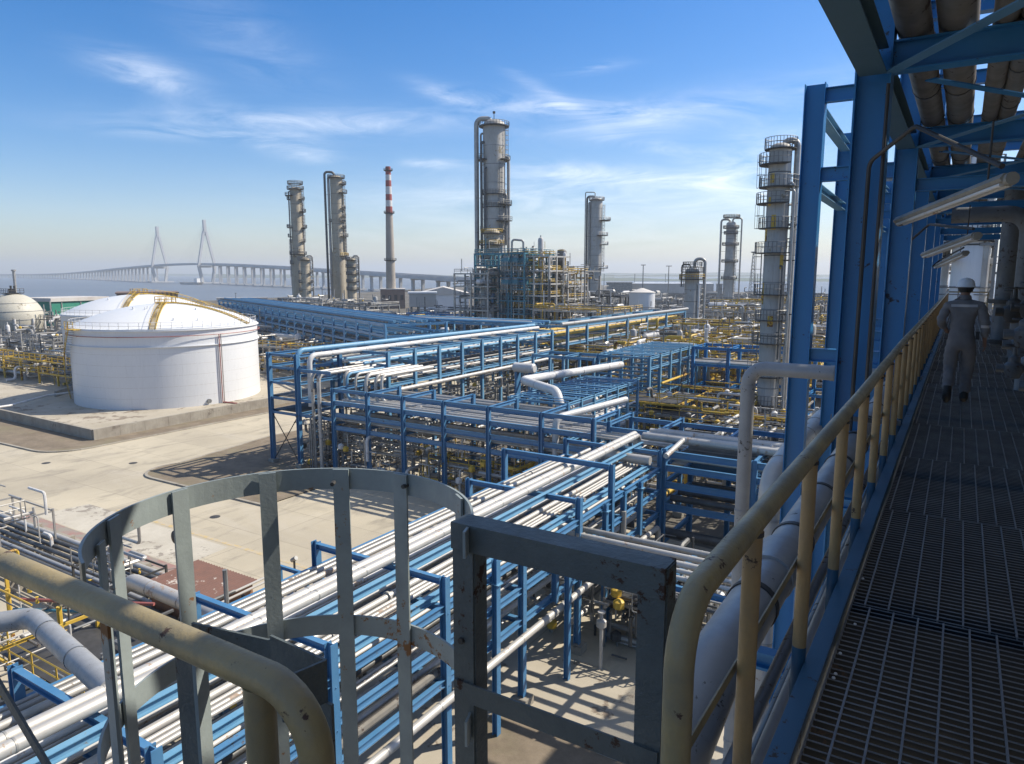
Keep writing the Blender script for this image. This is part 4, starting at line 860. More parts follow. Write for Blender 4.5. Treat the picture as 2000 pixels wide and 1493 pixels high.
# --- rack D: long slanting rack far left, heading to the tanks
d0, d1 = at(752, 634, 12.0), at(428, 586, 12.0)
dd = (d1 - d0); Ld = dd.length; dd.normalize(); dn = Vector((-dd.y, dd.x, 0))
if dn.y > 0: dn = -dn
rD = thing('pipe_rack', d0, 'long dark blue multi tier pipe rack slanting away behind the white tanks', 'pipe rack')
rD.location = (d0.x, d0.y, 0)
W_D = 11.0
nb = int(Ld / 6.0)
for k in range(nb + 1):
    p = d0 + dd * (Ld * k / nb)
    for s in (0, W_D):
        q = p - dn * s; MB().bar((q.x, q.y, 0), (q.x, q.y, 12.0), 0.4, 0.4, up=(0, 1, 0)).build('post', m_blue, rD, smooth=False)
    for z in (11.8, 10.0, 8.2, 6.2):
        MB().bar(p + Vector((0, 0, z - 12)), p - dn * W_D + Vector((0, 0, z - 12)), 0.3, 0.35).build('cross_beam', m_blue, rD, smooth=False)
for z in (11.9, 10.1, 8.3, 6.3, 4.5):
    for s in (0, W_D):
        a = d0 - dn * s; b = d1 - dn * s; MB().bar((a.x, a.y, z), (b.x, b.y, z), 0.25, 0.4).build('side_beam', m_blue, rD, smooth=False)
random.seed(4)
for zi, z in enumerate((12.15, 10.35, 8.55, 6.55)):
    for k in range(9):
        r = random.choice([0.1, 0.16, 0.22, 0.28]); s = 0.5 + k * 1.18 + random.uniform(-.2, .2); a = d0 - dn * s; b = d1 - dn * s
        m = random.choice([m_blue2, m_blue, m_alu, m_alu2, m_blue2, m_alud])
        nm = {m_alu: 'silver', m_alu2: 'dull silver', m_blue2: 'pale blue', m_blue: 'blue', m_alud: 'dark'}[m]
        pipe('%s pipe on the slanting far rack, %s from its near side, %s tier' % (nm, ORD[k], ORD[zi]), [(a.x, a.y, z + r), (b.x, b.y, z + r)], r, m, 'pipes on the slanting far rack', 7)
rD2 = rack('blue rack joining the slanting far rack to the posted rack top', 'X', 103.0, 108.0, [-86, -80, -74, -68, -62], (9.6, 7.6), 11.6, (11.4, 9.4), m_blue2, 0.36, 0.34, foot=False)
tier('on the joining blue rack', 'X', 103.2, 107.8, 11.6, -90, -60, 81, [m_blue2, m_blue2, m_alu, m_blue], 0.12, 0.3, 0.15, n=8, jit=1, order='from the front ')

# ================================================================ TANKS
TR = 13.8
def tank(cx, cy, R, h, dome, label, full=True):
    t = thing('storage_tank', (cx, cy, 0), label, 'storage tank')
    MB().lathe((cx, cy, 0), [(R + 0.35, 0.02), (R + 0.35, 0.28), (R + 0.05, 0.30)], 96).build('footing', m_conc, t)
    MB().lathe((cx, cy, 0), [(R, 0.28), (R, h)], 128).build('shell', m_tank, t)
    prof = [(R + 0.05, h), (R + 0.05, h + 0.05)]
    Rs = (R * R + dome * dome) / (2 * dome)
    for k in range(14):
        a = 1 - k / 13.0; r = R * a; prof.append((max(r, 0.02), h + 0.05 + math.sqrt(max(Rs * Rs - r * r, 0)) - (Rs - dome)))
    MB().lathe((cx, cy, 0), prof, 96).build('dome_roof', m_tank, t)
    for z in (h - 0.25, h - 2.6):
        MB().arc((cx, cy), R + 0.003, R + 0.26, z, z + 0.10, 0, 2 * math.pi, 96).build('wind_girder', m_tank, t)
    for k in range(1, 6): MB().arc((cx, cy), R + 0.001, R + 0.005, 0.3 + k * 1.62, 0.3 + k * 1.62 + 0.03, 0, 2 * math.pi, 96).build('weld_seam', m_roofw, t)
    # rim rail
    mb = MB(); n = 60
    for k in range(n):
        a = 2 * math.pi * k / n; x, y = cx + (R - .15) * math.cos(a), cy + (R - .15) * math.sin(a)
        mb.tube([(x, y, h), (x, y, h + 1.05)], 0.035, 4, cap=False)
    for z in (0.55, 1.05):
        mb.tube([(cx + (R - .15) * math.cos(2 * math.pi * k / n), cy + (R - .15) * math.sin(2 * math.pi * k / n), h + z) for k in range(n + 1)], 0.03, 4, cap=False)
    mb.build('rim_rail', m_white, t)
    # roof walkway (yellow stair) from the camera-side rim to the crown
    def roof_pt(r, a, dz=0): return Vector((cx + r * math.cos(a), cy + r * math.sin(a), h + 0.05 + math.sqrt(Rs * Rs - r * r) - (Rs - dome) + dz))
    ang = math.atan2(-cy, -cx) + 0.03
    if full:
        q = at(270, 657, h); ang = math.atan2(q.y - cy, q.x - cx); q = at(502, 634, h); ang2 = math.atan2(q.y - cy, q.x - cx)
    else: ang -= 0.25; ang2 = ang + 2.0
    for a_, nm in ((ang, 'roof_stair'), (ang2, 'roof_stair')):
        mb = MB(); n = 16
        for s in (-0.42, 0.42):
            off = Vector((-math.sin(a_), math.cos(a_), 0)) * s
            P1 = [roof_pt(R * (1 - 0.94 * k / n), a_, 0.12) + off for k in range(n + 1)]
            for a, b in zip(P1, P1[1:]): mb.bar(a, b, 0.05, 0.14)
            P2 = [p + Vector((0, 0, .85)) for p in P1]; mb.tube(P2, 0.03, 4, cap=False)
            for p, q in zip(P1, P2): mb.tube([p, q], 0.03, 4, cap=False)
        for k in range(n * 3):
            p = roof_pt(R * (1 - 0.94 * k / (n * 3)), a_, 0.15); o = Vector((-math.sin(a_), math.cos(a_), 0)) * 0.42; mb.bar(p - o, p + o, 0.16, 0.03)
        mb.build(nm, m_yel, t)
    top = MB(); top.arc((cx, cy), 0.3, 1.6, h + dome + 0.1, h + dome + 0.2, 0, 2 * math.pi, 20); rail_run(top, [(cx + 1.6 * math.cos(2 * math.pi * k / 10), cy + 1.6 * math.sin(2 * math.pi * k / 10), h + dome + .1) for k in range(11)], 1.0, 1.0, 0.035)
    top.build('crown_platform', m_yel, t)
    # nozzles and small manholes on the roof
    random.seed(int(cx * 7))
    for k in range(6):
        a = ang + random.uniform(-.7, 1.6); r = R * random.uniform(.35, .85); p = roof_pt(r, a); MB().tube([p - Vector((0, 0, .1)), p + Vector((0, 0, .35))], random.choice([.08, .13, .1]), 10).build('roof_nozzle', m_tank, t)
    if full:
        # red fire ring pipe below the rim, twin red risers, spiral stair at the left side
        n = 80; mb = MB(); mb.tube([(cx + (R + .35) * math.cos(2 * math.pi * k / n), cy + (R + .35) * math.sin(2 * math.pi * k / n), h - 1.0) for k in range(n + 1)], 0.06, 6, cap=False); mb.build('fire_ring_pipe', m_redp, t)
        for k in range(12):
            a = 2 * math.pi * k / 12; MB().bar((cx + R * math.cos(a), cy + R * math.sin(a), h - 1.05), (cx + (R + .45) * math.cos(a), cy + (R + .45) * math.sin(a), h - 1.05), 0.06, 0.06).build('ring_bracket', m_redp, t, smooth=False)
        for px_, mm in ((425, m_redp), (431, m_alu2)):
            p = at(px_, 790, 0); a = math.atan2(p.y - cy, p.x - cx); x, y = cx + (R + .3) * math.cos(a), cy + (R + .3) * math.sin(a)
            MB().tube([(x, y, 0.4), (x, y, h - 1.0)], 0.075, 8).build('fire_riser', mm, t)
            MB().tube([(x, y, 0.5), (x + 2.2, y + 0.6, 0.4)], 0.09, 8).build('fire_branch', m_redp, t)
        mb = MB(); st = MB(); a0 = math.atan2(-cy, -cx) - 1.12; nn = 44
        for k in range(nn):
            a = a0 - 0.60 + 0.62 * k / nn; z = 0.3 + (h - 0.3) * k / nn
            P = lambda r, a=a: (cx + r * math.cos(a), cy + r * math.sin(a))
            st.bar((*P(R + .05), z), (*P(R + .85), z), 0.26, 0.04)
            if k % 3 == 0: mb.tube([(*P(R + .85), z), (*P(R + .85), z + 1.05)], 0.03, 4, cap=False)
        mb.tube([(cx + (R + .85) * math.cos(a0 - .6 + .62 * k / nn), cy + (R + .85) * math.sin(a0 - .6 + .62 * k / nn), 0.3 + (h - .3) * k / nn + 1.05) for k in range(nn + 1)], 0.035, 4, cap=False)
        mb.tube([(cx + (R + .85) * math.cos(a0 - .6 + .62 * k / nn), cy + (R + .85) * math.sin(a0 - .6 + .62 * k / nn), 0.3 + (h - .3) * k / nn + 0.0) for k in range(nn + 1)], 0.07, 4, cap=False)
        s_ = st.build('spiral_stair', m_steel, t, smooth=False); mb.build('stair_rail', m_yel, t)
        a = a0 + 0.05; pl = MB(); pl.arc((cx, cy), R, R + 1.1, h - 0.1, h, a - 0.08, a + 0.1, 4); rail_run(pl, [(cx + (R + 1.1) * math.cos(a + d), cy + (R + 1.1) * math.sin(a + d), h) for d in (-.08, 0, .1)], 1.1, .8, .05, mids=(.35, .7)); pl.build('stair_landing', m_yel, t)
        mh = at(468, 762, 0)
        for px_, py_ in ((165, 775), (383, 788)):
            p = at(px_, py_, 0); a = math.atan2(p.y - cy, p.x - cx); MB().tube([(cx + R * math.cos(a), cy + R * math.sin(a), 0.95), (cx + (R + .35) * math.cos(a), cy + (R + .35) * math.sin(a), 0.95)], 0.32, 14).build('manway', m_steel, t)
        # low ladder-like shoe of fire pipes
    return t
tank(-109.3, 69.4, TR, 12.0, 3.3, 'big white storage tank with a yellow stair over its dome in front')
D2 = 165.0
rr = ray(118, 612); az = math.atan2(rr[0], rr[1]) + math.asin(TR / D2)
tank(math.sin(az) * D2, math.cos(az) * D2, TR, 12.3, 3.6, 'second white storage tank half hidden behind the front one', full=False)
# bund walls
def wall(a, b, h, w, label, cat='wall', mat=m_conc, name='bund_wall', bays=3.2):
    a, b = Vector(a), Vector(b); t = thing(name, a, label, cat); d = (b - a); L = d.length; d.normalize(); n = max(1, int(L / bays))
    for k in range(n):
        p, q = a + d * (L * k / n + 0.012), a + d * (L * (k + 1) / n - 0.012)
        MB().bar((p.x, p.y, h / 2), (q.x, q.y, h / 2), w, h).build('wall_panel', mat, t, smooth=False)
    return t
wall((-88.2, 45.4, 0), (-175, 46.6, 0), 1.35, 0.35, 'concrete bund wall left of the corner in front of the white tank')
wall((-88.05, 45.3, 0), (-88.4, 104, 0), 1.35, 0.35, 'concrete bund wall right of the corner beside the white tank')
sheet('bund_floor', [(-174, 46.9), (-88.5, 45.8), (-88.7, 104), (-174, 104)], 0.35, m_concp)
wall((-123, 58, 0), (-139, 78, 0), 1.3, 0.35, 'low concrete wall behind the left side of the front tank')
wall((-132, 66.0, 0), (-185, 69, 0), 1.2, 0.35, 'low concrete wall running to the left edge behind the bund')
sg = at(208, 846, 0.7); MB_ = MB(); MB_.box(-88.03, -87.99, 46.9, 48.3, 0.55, 1.3)
tag(MB_.build('wall_sign', m_sign, smooth=False), 'blank white sign plate on the bund wall corner', 'sign')
pipe('pale pipe running along the bund floor to the front tank', [(-121.5, 62.5, 1.0), (-121.5, 56, 1.0), (-113, 47.2, 1.6), (-113, 44.9, 1.6), (-113, 44.9, 0.2)], 0.16, m_white, None, 10)
# sphere tank
sc_ = atD(20, 236); SR = 6.9; SZ = 8.0
t = thing('sphere_tank', (sc_.x, sc_.y, 0), 'weathered cream sphere tank on white legs at the left edge', 'sphere tank')
mb = MB(); mb.lathe((sc_.x, sc_.y, SZ), [(max(.02, SR * math.sin(math.pi * k / 24)), -SR * math.cos(math.pi * k / 24)) for k in range(25)], 48); mb.build('sphere', m_sphere, t)
for z in (-2.6, 0.0, 2.2, 4.3):
    r = math.sqrt(SR * SR - z * z) + 0.03; n = 48; MB().tube([(sc_.x + r * math.cos(2 * math.pi * k / n), sc_.y + r * math.sin(2 * math.pi * k / n), SZ + z) for k in range(n + 1)], 0.07, 4, cap=False).build('weld_band', m_steel, t)
for k in range(10):
    a = 2 * math.pi * k / 10 + 0.2; x, y = sc_.x + (SR + .1) * math.cos(a), sc_.y + (SR + .1) * math.sin(a); MB().tube([(x, y, 0), (x, y, SZ + 0.3)], 0.3, 10).build('leg', m_white, t)
    x2, y2 = sc_.x + (SR + .1) * math.cos(a + .628), sc_.y + (SR + .1) * math.sin(a + .628); MB().tube([(x, y, 0.6), (x2, y2, 5)], 0.07, 5).build('brace', m_blue2, t)
mb = MB(); mb.box(sc_.x - 2, sc_.x + 2, sc_.y - 2, sc_.y + 2, SZ + SR - .1, SZ + SR + .1); rail_run(mb, [(sc_.x - 2, sc_.y - 2, SZ + SR), (sc_.x + 2, sc_.y - 2, SZ + SR), (sc_.x + 2, sc_.y + 2, SZ + SR)], 1.2, 1, .06); mb.build('top_platform', m_darks, t)
for k in range(4): MB().tube([(sc_.x - 1.5 + k, sc_.y, SZ + SR - .2), (sc_.x - 1.5 + k, sc_.y, SZ + SR + 1.2 + (k % 2) * .8)], 0.28, 8).build('valve_stack', m_darks, t)
vs = atD(27, 250); MB_ = MB(); MB_.tube([(vs.x, vs.y, 0), (vs.x, vs.y, hz(27, 528, 250))], 0.35, 10); MB_.tube([(vs.x, vs.y, hz(27, 530, 250)), (vs.x, vs.y, hz(27, 527, 250))], 0.6, 10)
tag(MB_.build('vent_stack', m_alu2), 'slim grey vent stack rising behind the sphere tank', 'vent stack')
# green building
g0 = atD(95, 330); g1 = atD(205, 345); gd = (g1 - g0).normalized(); gn = Vector((-gd.y, gd.x, 0))
t = thing('green_building', (g0.x, g0.y, 0), 'green walled building with a pale roof edge beside the sphere tank', 'building')
def quadbox(p, d, n, L, W, z0, z1):
    a, b, c, e = p, p + d * L, p + d * L + n * W, p + n * W
    return [(q.x, q.y, z0) for q in (a, b, c, e)] + [(q.x, q.y, z1) for q in (a, b, c, e)]
mb = MB(); mb.hexa(quadbox(g0, gd, gn, (g1 - g0).length, 18, 0, hz(95, 590, 330))); mb.build('wall', m_green, t, smooth=False)
mb = MB(); mb.hexa(quadbox(g0 - gd * .6 - gn * .6, gd, gn, (g1 - g0).length + 1.2, 19, hz(95, 590, 330), hz(95, 583, 330))); mb.build('roof_edge', m_roofw, t, smooth=False)
for k in range(3):
    p = g0 + gd * ((g1 - g0).length * (k + .5) / 3) - gn * 0.15; MB().bar((p.x, p.y, 0), (p.x, p.y, hz(95, 592, 330)), 0.35, 0.2, up=(0, 1, 0)).build('pilaster', m_roofw, t, smooth=False)

# ================================================================ TALL COLUMNS
def rot2(a): return Vector((math.cos(a), math.sin(a), 0))
def tower(px, D, ytop, wpx, label, mat, plats, pipes=(), ladders=(), top='dome', taper=None, name='distillation_column', rail=m_steel, zb=0.0, cat='column', dx=0.0, n=28):
    """plats: [(pixel row, start deg, end deg, reach)], angles measured from image-right, anticlockwise seen from above"""
    c = atD(px, D); z1 = hz(px, ytop, D); dep = D * math.cos(math.atan((px - 1000) / 1416.0)); R = wpx / 2 * dep / 1400
    t = thing(name, (c.x, c.y, 0), label, cat)
    base = math.atan2(c.y, c.x) - math.pi / 2      # direction of image-right at this column
    prof = [(R * 1.08, zb), (R * 1.08, zb + 1.2), (R, zb + 1.4)]
    if taper: prof = [(R * taper, zb), (R * taper, zb + (z1 - zb) * 0.45), (R, zb + (z1 - zb) * 0.5)]
    MB().lathe((c.x, c.y, 0), prof + [(R, z1)] + ([(R * math.cos(k * .26), z1 + R * .55 * math.sin(k * .26)) for k in range(1, 6)] if top == 'dome' else [(R * .9, z1 + .1)]), n).build('shell', mat, t)
    k = zb + 4; i = 0
    while k < z1 - 1:
        MB().lathe((c.x, c.y, k), [(R * 1.012 + .01, 0), (R * 1.012 + .01, 0.12)], n).build('seam_ring', m_alud if i % 3 == 0 else m_steel, t); k += max(3.0, R * 1.6); i += 1
        if i > 14: break
    pr = 0.032 if D < 120 else D * 0.00032
    for q in plats:
        y, a0, a1, reach = q[:4]; z = hz(px, y, D) if y > 20 else y
        a0, a1 = R_(a0) + base, R_(a1) + base; r1 = R + reach; m = max(6, int(abs(a1 - a0) * 5))
        p = MB(); p.arc((c.x, c.y), R * 0.99, r1, z - (0.1 if D < 120 else 0.25), z, a0, a1, m); pl = p.build('platform', m_darks, t, smooth=False)
        rl = MB(); rail_run(rl, [(c.x + r1 * math.cos(a0 + (a1 - a0) * k / m), c.y + r1 * math.sin(a0 + (a1 - a0) * k / m), z) for k in range(m + 1)], 1.15, 1.3, pr, n=4)
        rl.build('handrail', q[4] if len(q) > 4 else rail, t)
    for a, ylo, yhi, off, pw, m in pipes:
        a = R_(a) + base; z0 = hz(px, ylo, D) if ylo < 900 else 0.5; z2 = hz(px, yhi, D); d = rot2(a); P = lambda r, z: (c.x + d.x * r, c.y + d.y * r, z)
        loop = yhi < ytop
        pts = [P(R + off, z0), P(R + off, z2)] + ([P(0.3 * R, z2), P(0.3 * R, z1 - .2)] if loop else [P(R * .8, z2)])
        MB().tube(pts, pw, 10, bend=pw * 2.6).build('riser_pipe', m, t)
        zz = z0 + 3
        while zz < z2 - 2: MB().bar(P(R * .98, zz), P(R + off, zz), 0.12, 0.12).build('pipe_bracket', m_darks, t, smooth=False); zz += max(6, (z2 - z0) / 5)
    for a, ylo, yhi in ladders:
        a = R_(a) + base; z0 = hz(px, ylo, D); z2 = hz(px, yhi, D); d = rot2(a); s = Vector((-d.y, d.x, 0)) * .32; o = Vector((c.x, c.y, 0)) + d * (R + .25); mb = MB()
        for sg_ in (-1, 1): mb.tube([o + s * sg_ + Vector((0, 0, z0)), o + s * sg_ + Vector((0, 0, z2))], pr, 4, cap=False)
        zz = z0
        while zz < z2:
            mb.tube([o + s + Vector((0, 0, zz)), o + s * 2 + d * .5 + Vector((0, 0, zz)), o + d * .95 + Vector((0, 0, zz)), o - s * 2 + d * .5 + Vector((0, 0, zz)), o - s + Vector((0, 0, zz))], pr * .8, 4, cap=False); zz += 1.4
        for w in (-1.5, 0, 1.5): mb.tube([o + s * w + d * (.95 if w == 0 else .6) + Vector((0, 0, z0)), o + s * w + d * (.95 if w == 0 else .6) + Vector((0, 0, z2))], pr * .7, 4, cap=False)
        mb.build('caged_ladder', rail, t)
    return t, c, R, z1
# 1: ribbed rusty column near the right blue columns
T = tower(1512, 87, 292, 41, 'tall weathered column with many stepped platforms left of the outer blue columns', m_col,
      [(292, 0, 360, 0.5), (322, 100, 300, 1.0), (366, 60, 400, 0.9), (398, 120, 300, 1.1), (446, 110, 380, 0.7), (494, 120, 320, 1.0), (575, 110, 330, 0.9), (625, 100, 380, 0.6), (670, 120, 330, 0.8), (735, 100, 360, 0.7), (790, 120, 330, 0.7)],
      pipes=[(5, 2000, 276, 0.55, 0.33, m_alu2), (-25, 2000, 360, 0.5, 0.16, m_white), (-45, 2000, 375, 1.1, 0.13, m_alu2), (-60, 700, 520, .4, .10, m_alud), (30, 2000, 400, 1.0, 0.12, m_alu2), (-10, 2000, 440, 1.7, 0.14, m_alu2)],
      ladders=[(170, 366, 300), (172, 446, 398), (175, 575, 494), (190, 735, 625), (-30, 500, 380)])
tt, c, R, z1 = T
random.seed(8)
for k in range(9):   # yellow insulated patches on the shell
    a = random.uniform(math.pi, 2 * math.pi) + math.atan2(c.y, c.x) - math.pi / 2; z = random.uniform(12, z1 - 3)
    MB().arc((c.x, c.y), R * 1.002, R * 1.025, z, z + random.uniform(.8, 2.4), a, a + random.uniform(.25, .5), 4).build('yellow_patch', m_yel, tt, smooth=False)
# 2: big centre column
T = tower(966, 226, 246, 42, 'biggest silver grey column in the centre with a tall looped pipe on its left', m_col,
      [(247, 0, 360, 1.2), (313, -60, 230, 1.5), (380, 180, 360, .8), (400, -70, 20, 2.0), (450, -60, 200, 1.0), (432, 280, 340, 2.4), (405, 0, 360, .3)],
      pipes=[(176, 2000, 232, 2.0, .72, m_alu2), (205, 2000, 280, .9, .42, m_alud), (190, 2000, 262, .7, .3, m_steel), (-8, 2000, 308, 1.0, .5, m_alu2), (-30, 480, 380, .8, .35, m_steel), (225, 2000, 330, .6, .3, m_alud)],
      ladders=[(-60, 450, 320), (-20, 313, 250)])
tower(961, 220, 455, 30, 'shorter rusty vessel standing in front of the biggest column', m_col2, [(456, 0, 360, 1.0, m_yel), (478, 0, 360, 1.4, m_yel), (505, 180, 380, 1.2)], pipes=[(-20, 2000, 470, .8, .3, m_alu2), (-60, 2000, 500, .6, .25, m_steel)], name='vessel', cat='vessel')
an = atD(966, 226); MB_ = MB(); MB_.tube([(an.x, an.y, hz(966, 246, 226)), (an.x, an.y, hz(966, 222, 226))], .12, 6); MB_.tube([(an.x, an.y, hz(966, 222, 226)), (an.x, an.y, hz(966, 218, 226))], .45, 6)
tag(MB_.build('lightning_rod', m_darks), 'thin lightning rod on top of the biggest column', 'lightning rod')
# 3,4: left pair
T = tower(584, 330, 372, 21, 'leftmost tall weathered column with a crown platform above the bay', m_col2,
      [(360, 0, 360, .8), (370, 0, 360, 1.1), (383, 160, 240, 2.0), (390, -60, 200, 1.3), (414, -60, 30, 1.6), (445, -40, 220, 1.8), (463, 150, 210, 1.5), (473, -60, 200, .9), (497, 0, 360, 1.2), (515, 150, 230, 1.2)],
      pipes=[(180, 2000, 375, .5, .3, m_steel), (20, 2000, 395, .5, .35, m_alu2)], ladders=[(-20, 414, 372), (-10, 473, 420), (170, 540, 470)], taper=1.25)
tower(597, 318, 508, 18, 'short side vessel clinging to the right of the leftmost column', m_col2, [(508, 0, 360, 1.0), (534, -60, 220, .9), (552, -60, 220, .9), (568, -60, 220, .9)], pipes=[(0, 2000, 500, 1.0, .3, m_steel)], ladders=[(-10, 560, 510)], name='vessel', cat='vessel')
T = tower(663, 325, 350, 23, 'second tall rusty column from the left with twin thin pipes at its left', m_col2,
      [(348, 0, 360, 1.0), (360, -60, 60, 1.5), (377, -70, 20, 1.8), (408, -60, 30, 1.0), (424, -60, 30, 1.0), (433, -70, 200, .8), (462, -70, 20, 1.7), (500, -80, 100, 1.6, m_yel), (445, -60, 30, 1.0)],
      pipes=[(182, 2000, 337, 2.2, .5, m_alud), (178, 2000, 345, .7, .55, m_alu2), (-25, 2000, 380, .3, .35, m_col2), (-5, 2000, 400, .6, .3, m_alu2)], ladders=[(-20, 500, 352)], taper=1.18)
tower(688, 315, 508, 15, 'short rusty vessel with ring platforms right of the second column', m_col2, [(508, 0, 360, 1.2), (522, 0, 360, 1.0), (536, 0, 360, .9), (551, 0, 360, .9), (566, 0, 360, .9)], pipes=[(0, 2000, 500, 1.2, .35, m_steel), (160, 2000, 503, .4, .35, m_alu2)], ladders=[(10, 570, 510)], name='vessel', cat='vessel')
# 5: right of centre
tower(1163, 320, 392, 22, 'plain grey column right of centre with platforms only on its right', m_col,
      [(391, 0, 360, .8), (431, -60, 40, 3.6), (460, -80, 30, 2.6), (478, -50, 20, 2.8), (524, -50, 20, 2.8)],
      pipes=[(182, 2000, 384, 1.6, .45, m_alud), (178, 2000, 396, .5, .6, m_alu2), (190, 2000, 376, 2.4, .22, m_steel)], ladders=[(-5, 530, 400)], rail=m_white)
# 6: 1424
tower(1424, 370, 438, 18, 'small distant grey column framed by pipes near the lattice mast', m_col,
      [(425, 0, 360, 1.6), (446, 0, 360, 1.4), (457, 0, 360, 1.0), (479, 0, 360, 1.6), (512, 0, 360, 1.6), (545, 0, 360, 1.4)],
      pipes=[(180, 2000, 429, 2.4, .5, m_alu2), (0, 2000, 427, 2.6, .4, m_alu2)], ladders=[(-30, 570, 440)], taper=1.15)
# 7: 1352
T = tower(1352, 190, 531, 27, 'squat plain grey column with a rusty crown and a looped pipe', m_col,
      [(545, 0, 360, 1.4, m_yel), (531, 0, 360, 1.0), (521, 0, 360, .6, m_darks)], pipes=[(0, 2000, 506, 1.3, .42, m_alu2), (-35, 2000, 555, .4, .3, m_white), (175, 560, 517, .8, .2, m_darks)], ladders=[(-10, 660, 560), (190, 560, 535)])
# chimney
cD = 430; cc = atD(763, cD); dep = cD * math.cos(math.atan(237 / 1416.))
ch = thing('chimney', (cc.x, cc.y, 0), 'tall concrete chimney with red and white bands at its top', 'chimney')
rw = lambda w: w / 2 * dep / 1400
def cz(y): return hz(763, y, cD)
def cw(y): return rw(9.6 + (y - 326) / (590 - 326) * 10.5)
bands_ = [326, 342, 353, 365, 380, 392, 404, 417]
for i in range(7): MB().lathe((cc.x, cc.y, 0), [(cw(bands_[i + 1]), cz(bands_[i + 1])), (cw(bands_[i]), cz(bands_[i]))], 24).build('painted_band', m_red if i % 2 == 0 else m_white, ch)
MB().lathe((cc.x, cc.y, 0), [(cw(595), 0), (cw(417), cz(417))], 24).build('shaft', m_stack, ch)
for y in (334, 417, 509):
    MB().lathe((cc.x, cc.y, cz(y)), [(cw(y) * 1.0, -0.5), (cw(y) + 1.0, 0), (cw(y) + 1.0, .25), (cw(y), .3)], 24).build('gallery', m_darks, ch)
    mb = MB(); rail_run(mb, [(cc.x + (cw(y) + 1) * math.cos(k * math.pi / 8), cc.y + (cw(y) + 1) * math.sin(k * math.pi / 8), cz(y)) for k in range(17)], 1.2, 1.5, .07, n=4); mb.build('gallery_rail', m_darks, ch)
def building(px0, px1, D, ytop, label, mat, depth=20, name='industrial_building', roof=None, roofmat=None, ybot=None, wins=0):
    a, b = atD(px0, D), atD(px1, D); d = (b - a).normalized(); n_ = Vector((-d.y, d.x, 0)); L = (b - a).length; z = hz((px0 + px1) / 2, ytop, D)
    t = thing(name, (a.x, a.y, 0), label, 'building')
    z0 = 0 if ybot is None else hz((px0 + px1) / 2, ybot, D)
    m = MB(); m.hexa(quadbox(a, d, n_, L, depth, z0, z)); m.build('wall', mat, t, smooth=False)
    if roof == 'gable':
        zt = z + L * 0.13; m = MB(); b_ = len(m.v); q = [a - d * .6 - n_ * .5, a + d * L / 2 - n_ * .5, b + d * .6 - n_ * .5]; hh = (z, zt, z)
        for k in (0, depth + 1):
            for p, h in zip(q, hh): m.v += [tuple(p + n_ * k + Vector((0, 0, h - 0.2))), tuple(p + n_ * k + Vector((0, 0, h + .2)))]
        m.f += [[1, 3, 9, 7], [3, 5, 11, 9], [0, 2, 3, 1], [2, 4, 5, 3], [0, 6, 8, 2], [2, 8, 10, 4], [6, 7, 9, 8], [8, 9, 11, 10], [0, 1, 7, 6], [4, 10, 11, 5], [0, 4, 2]]
        m.f = [f for f in m.f if len(set(f)) >= 3]; m.build('roof', roofmat or m_roofw, t, smooth=False)
    else:
        m = MB(); m.hexa(quadbox(a - d * .4 - n_ * .4, d, n_, L + .8, depth + .8, z, z + .5)); m.build('roof', roofmat or m_roofw, t, smooth=False)
    for k in range(wins):
        p = a + d * (L * (k + .5) / wins) - n_ * .04; m = MB(); m.bar((p.x, p.y, z * .45), (p.x, p.y, z * .72), L / wins * .5, .08, up=tuple(n_)); m.build('window', m_darks, t, smooth=False)
    if z0 > 0.5:
        for k in range(4):
            p = a + d * (L * (k + .3) / 4) + n_ * 2; MB().bar((p.x, p.y, 0), (p.x, p.y, z0), .5, .5, up=(0, 1, 0)).build('support', m_steel, t, smooth=False)
    return t
building(742, 790, 425, 566, 'brown masonry base building at the foot of the chimney', m_brick, 22, wins=4)
building(798, 851, 235, 574, 'plain white box shelter raised on posts left of the big column', m_roofw, 9, ybot=600, name='white_shelter', roofmat=m_tank)
building(815, 915, 330, 575, 'broad pale warehouse with a low gable roof behind the white shelter', m_tank, 34, roof='gable', roofmat=m_roofw, name='warehouse')
building(1235, 1395, 640, 555, 'long low warehouse with a pale flat roof beyond the small drum tank', m_roofw, 60, name='warehouse', roofmat=m_tank)
building(1185, 1235, 620, 553, 'long grey shed on the horizon right of the plain grey column', m_steel, 60, name='warehouse', roofmat=m_steel)
building(1400, 1412, 600, 556, 'small dark shed between the squat column and the small distant column', m_steel, 30, name='warehouse', roofmat=m_steel)
building(420, 520, 560, 583, 'long pale embankment wall by the water behind the white tanks', m_roofw, 6, name='embankment', roofmat=m_roofw)
building(224, 345, 300, 574, 'low brown roofed shed showing just above the white tank domes', m_brick, 20, name='warehouse', roofmat=m_brick)
# small drum tank
dD = 228; dc = atD(1255, dD); dr_ = 25 * dD / 1400 * .98
t = thing('drum_tank', (dc.x, dc.y, 0), 'small plain white drum tank with a shallow cone roof left of the squat column', 'storage tank')
MB().lathe((dc.x, dc.y, 0), [(dr_, 0), (dr_, hz(1255, 572, dD))], 40).build('shell', m_tank, t); MB().lathe((dc.x, dc.y, 0), [(dr_ + .15, hz(1255, 572, dD)), (dr_ + .15, hz(1255, 571, dD)), (0.3, hz(1255, 563, dD))], 40).build('cone_roof', m_roofw, t)
